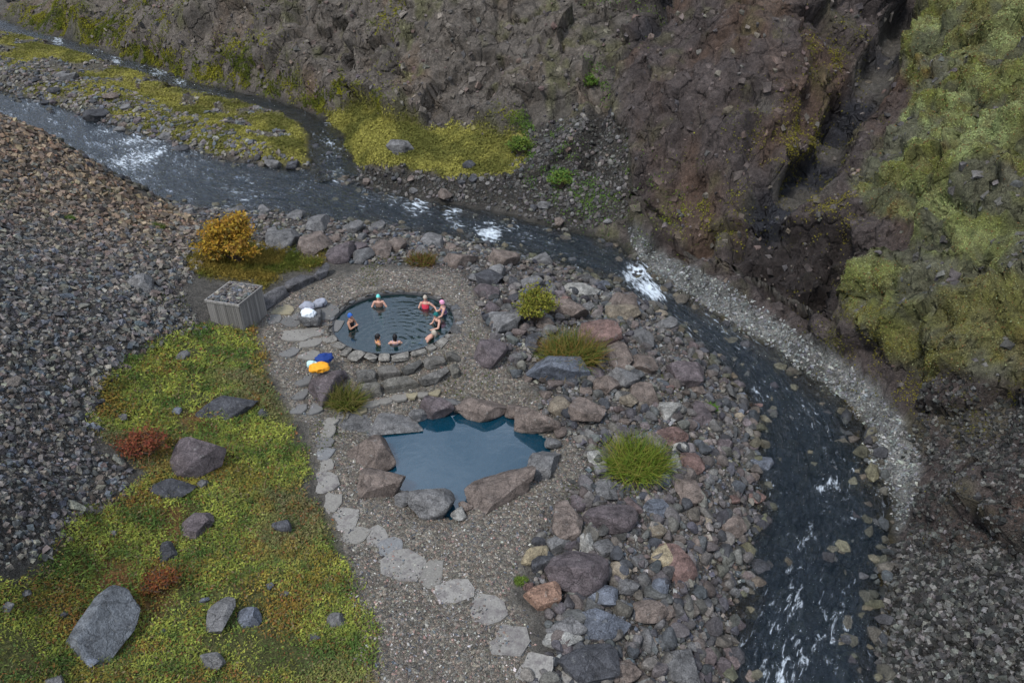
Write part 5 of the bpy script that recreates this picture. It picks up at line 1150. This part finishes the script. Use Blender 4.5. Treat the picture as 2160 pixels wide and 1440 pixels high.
def person(label, at, yaw, pose, skin='skin', top=None, bottom=None, cap=None, hair=None, shelf=0.0):
    """origin at the water line under the body; +y is where the person faces"""
    V3 = lambda *a: Vector(a)
    pz = pose.get('pelvis', -.2); ln = pose.get('lean', 0.0); sl = pose.get('side', 0.0)
    pel = V3(0, pose.get('back', 0), pz); up = V3(math.sin(sl), math.sin(ln), math.cos(ln)).normalized(); fwd = V3(0, math.cos(ln), -math.sin(ln))
    waist = pel + up * .17; chest = pel + up * .36; shl = pel + up * .47; neck = pel + up * .55
    hd = neck + up * .135 + fwd * .02; hrot = Euler((pose.get('nod', 0), pose.get('roll', 0), pose.get('turn', 0))).to_matrix()
    sw = .175 * pose.get('broad', 1); ch = [([pel, waist, chest, shl, neck, neck + up * .07], [(.155, .115), (.125, .095), (.15, .105), (.115, .08), .05, .048])]
    for s, kx in ((-1, 'l'), (1, 'r')):
        sh = shl + V3(s * sw, 0, 0); el = sh + V3(*pose.get('ua_' + kx, (s * .07, .10, -.24))); wr = el + V3(*pose.get('fa_' + kx, (s * -.03, .2, -.06)))
        d = (wr - el).normalized(); palm = wr + d * .07; sd = d.cross(V3(0, 0, 1)); sd = sd.normalized() if sd.length > .05 else V3(1, 0, 0)
        ch.append(([shl, sh, sh.lerp(el, .5), el, el.lerp(wr, .4), wr, palm], [(.115, .08), .058, .047, .040, .038, .026, (.036, .016)]))
        for f, (o_, l_) in enumerate(((-.027, .062), (-.009, .072), (.009, .068), (.026, .055))):
            b = palm + sd * o_ * .9; m_ = b + d * l_ * .6 + V3(0, 0, -.006) + sd * o_ * .25; ch.append(([b, m_, m_ + d * l_ * .4 + V3(0, 0, -.014)], [.0095, .0085, .007]))
        tb = wr + d * .02 - sd * .022; ch.append(([tb, tb + d * .03 - sd * .03, tb + d * .06 - sd * .038], [.011, .010, .008]))
        hip = pel + V3(s * .10, 0, -.04); kn = hip + V3(*pose.get('th_' + kx, (s * .08, .42, .04))); an = kn + V3(*pose.get('sn_' + kx, (s * .02, .16, -.36))); ft = V3((an - kn).x * .1, .13, -.03)
        ft = ft if pose.get('legs', 'sit') == 'sit' else V3(0, .14, -.04)
        ch.append(([pel, hip, hip.lerp(kn, .5), kn, kn.lerp(an, .35), an, an + ft * .5, an + ft], [(.155, .115), .09, .077, .056, .055, .036, (.04, .03), (.036, .02)]))
    me = skin_mesh(ch, lambda bm: head_geo(bm, hd, hrot))
    me.materials.clear(); me.materials.append(MATS[skin]); me.polygons.foreach_set('use_smooth', np.ones(len(me.polygons), bool))
    root = thing('person', label, 'person', at, yaw, 'bathers in the round pool'); body = link('body', me, root)
    if top or bottom:
        g = 1.09
        if bottom:
            hp = [([pel + up * (.06 if not top else .16), pel, pel + V3(s * .10, 0, -.04), (pel + V3(s * .10, 0, -.04)).lerp(pel + V3(s * .10, 0, -.04) + V3(*pose.get('th_' + k, (s * .08, .42, .04))), .28 if bottom[1] else .12)], [(.142 * g, .11 * g), (.155 * g, .115 * g), .092 * g, .085 * g]) for s, k in ((-1, 'l'), (1, 'r'))]
            m2 = skin_mesh(hp); m2.materials.clear(); m2.materials.append(MATS['cloth_' + bottom[0]]); link('swimsuit_bottom', m2, root)
        if top:
            m2 = skin_mesh([([waist - up * (.10 if top[1] else -.1), waist + up * (.05 if top[1] else .12), chest, chest + up * .065], [(.135 * g, .105 * g), (.14 * g, .10 * g), (.15 * g, .106 * g), (.125 * g, .09 * g)])])
            m2.materials.clear(); m2.materials.append(MATS['cloth_' + top[0]]); tops = link('swimsuit_top', m2, root)
            for s in (-1, 1):
                m3 = skin_mesh([([chest + V3(s * .08, .09, .05), shl + V3(s * .09, .04, .07), shl + V3(s * .09, -.05, .07), chest + V3(s * .07, -.09, .05)], [.016] * 4)]); m3.materials.clear(); m3.materials.append(MATS['cloth_' + top[0]]); link('strap', m3, tops)
    if cap: link('swim_cap', cap_mesh(hd, hrot, 'cloth_' + cap), root)
    if hair: link('hair', cap_mesh(hd, hrot, hair, .1, .5, 1.03), root)
    for s in (-1, 1):
        b2 = bmesh.new(); bmesh.ops.create_icosphere(b2, subdivisions=1, radius=.011, matrix=Matrix.Translation(hd + hrot @ Vector((s * .03, .088, .012)))); m2 = bpy.data.meshes.new('eye'); b2.to_mesh(m2); b2.free(); m2.materials.append(MATS['eye']); link('eye', m2, body)
    return root
def wl(x, y): return PZ(x, y, RP_WATER)
PI = math.pi
person('bather in a mint cap sitting at the far edge of the round pool, arms spread', wl(800, 645), PI, dict(pelvis=-.28, ua_l=(-.13, .05, -.22), fa_l=(-.08, .2, -.05), ua_r=(.12, .06, -.22), fa_r=(-.04, .2, -.03), th_r=(.06, .36, .25), sn_r=(.02, .12, -.38)), top=('brown', False), bottom=('brown', False), cap='mint')
person('bather in a red swimsuit sitting at the far right of the round pool', wl(897, 650), PI - .15, dict(pelvis=-.26, lean=-.15, ua_l=(-.2, -.02, -.17), fa_l=(-.1, .18, -.02), ua_r=(.1, .05, -.23), fa_r=(.0, .2, -.08)), top=('red', True), bottom=('red', False), hair='hair_fair')
person('bather in a pink cap sitting at the right edge of the round pool', wl(938, 660), PI / 2 + .25, dict(pelvis=-.2, lean=.1, turn=-.2, ua_l=(-.12, .12, -.22), fa_l=(-.02, .2, -.06)), top=('violet', False), bottom=('violet', False), cap='pink')
person('bather in dark green cap and black swimsuit at the right edge of the pool', wl(927, 685), PI / 2 + .55, dict(pelvis=-.2, lean=.15, nod=-.2, th_l=(-.1, .42, .02), ua_l=(-.14, .14, -.2), fa_l=(.1, .18, -.04)), top=('black', True), bottom=('black', False), cap='teal')
person('bather in a blue cap standing at the left of the round pool with folded arms', wl(741, 690), -PI / 2 - .3, dict(pelvis=-.18, legs='stand', th_l=(-.02, .03, -.42), th_r=(.02, .03, -.42), sn_l=(0, -.02, -.4), sn_r=(0, -.02, -.4), ua_l=(-.06, .1, -.23), fa_l=(.2, .12, .06), ua_r=(.06, .1, -.23), fa_r=(-.2, .14, .08)), skin='skin_tan', top=('black', True), bottom=('black', False), cap='blue')
person('dark-haired bather with only head and shoulders out of the water at the near edge', wl(797, 722), -PI / 2 + .5, dict(pelvis=-.45, legs='sit', turn=-.3), skin='skin_tan', top=('orange', False), bottom=('orange', False), hair='hair_dark')
person('dark-haired bather seen from behind at the near edge, arms resting on the water', wl(834, 724), .1, dict(pelvis=-.42, ua_l=(-.16, .06, -.19), fa_l=(-.1, .2, .04), ua_r=(.15, .06, -.2), fa_r=(.1, .2, .04)), top=('lilac', False), bottom=('lilac', False), hair='hair_dark')
person('fair-haired bather in blue trunks leaning back at the lower right edge', wl(893, 712), PI - 1.9, dict(pelvis=-.22, lean=-.75, th_l=(-.08, .42, .08), th_r=(.08, .42, .05)), bottom=('blue', True), hair='hair_fair')

# ------------------------------------------------------------------ clothes and bags
def heap_mesh(seed, mat, fold=.25, sub=4, droop=.0):
    V, Fc = ICO[sub]; V = V.copy(); n = fbm(V[:, 0] * 1.3 + seed, V[:, 1] * 1.3, V[:, 2] * 1.3, oct=3, seed=seed)
    f = 1 - 2 * np.abs(fbm(V[:, 0] * 2.0 + seed * 2, V[:, 1] * 2.0, V[:, 2] * .7, oct=2, seed=seed + 1)); V = V * (1 + .35 * n + fold * f)[:, None]
    V[:, 2] = np.where(V[:, 2] < -.3, -.3 + (V[:, 2] + .3) * .15 - droop * np.clip(np.hypot(V[:, 0], V[:, 1]) - .5, 0, 1), V[:, 2])
    return mesh_np('cloth', V, Fc, mat, True)
def heap(name, label, cat, px, py, w, h, mat, z, seed, rz=0.0, **k):
    p = PZ(px, py + h * .25, z); s = project(*p)[2] / F
    root = thing(name, label, cat, p, rz); link('fabric', heap_mesh(seed, mat, **k), root, loc=(0, 0, h * s * .28), scale=(w / 2 * s, w / 2 * s * .75, h * s * .45)); return root, s
zb = hit(690, 808)[2] + .62
heap('jacket', 'bright orange jacket crumpled on the blocky boulder', 'jacket', 674, 776, 38, 20, 'cloth_orange', zb, 3, .4)
heap('towel', 'small pale mint towel bundled beside the orange jacket', 'towel', 660, 769, 20, 18, 'cloth_palemint', zb, 4)
r_, s_ = heap('trousers', 'dark blue garment lying behind the orange jacket', 'clothes', 683, 756, 36, 20, 'cloth_navy', zb, 5, .5)
gs = hit(655, 672)
boulder(655, 672, 46, 38, 'gr', 'squared grey stone used as a seat for clothes left of the round pool', group='boulders', bury=.2, mesh=BLOCKS[2])
zs = gs[2] + .36
heap('towel', 'white towel draped over the grey seat stone left of the round pool', 'towel', 652, 661, 28, 20, 'cloth_white', zs, 6, 0, droop=1.2)
def pack(label, px, py, w, h, m1, m2, z, seed):
    root, s = heap('bag', label, 'bag', px, py, w, h, m1, z, seed, .3, fold=.08)
    bm = bmesh.new(); W_ = w / 2 * s
    for sg in (-1, 1):
        prev = None
        for i in range(9):
            a = PI * i / 8; c = Vector((sg * W_ * .45 + .0, -W_ * .8 * math.cos(a), W_ * .2 + W_ * .75 * math.sin(a))); ra = [bm.verts.new(c + Vector((dx, 0, dz))) for dx, dz in ((-.025, 0), (.025, 0), (.025, .012), (-.025, .012))]
            if prev:
                for j in range(4): bm.faces.new((prev[j], prev[(j + 1) % 4], ra[(j + 1) % 4], ra[j]))
            prev = ra
    me = bpy.data.meshes.new('straps'); bm.to_mesh(me); bm.free(); me.materials.append(MATS[m2]); link('straps', me, root)
pack('grey-lilac bag behind the white towel on the seat stone', 649, 646, 30, 22, 'cloth_greyc', 'cloth_lilac', zs, 8)
pack('pale grey bag with dark straps on the slabs beside the round pool', 676, 640, 28, 26, 'cloth_greyc', 'cloth_darkc', hit(676, 646)[2], 9)
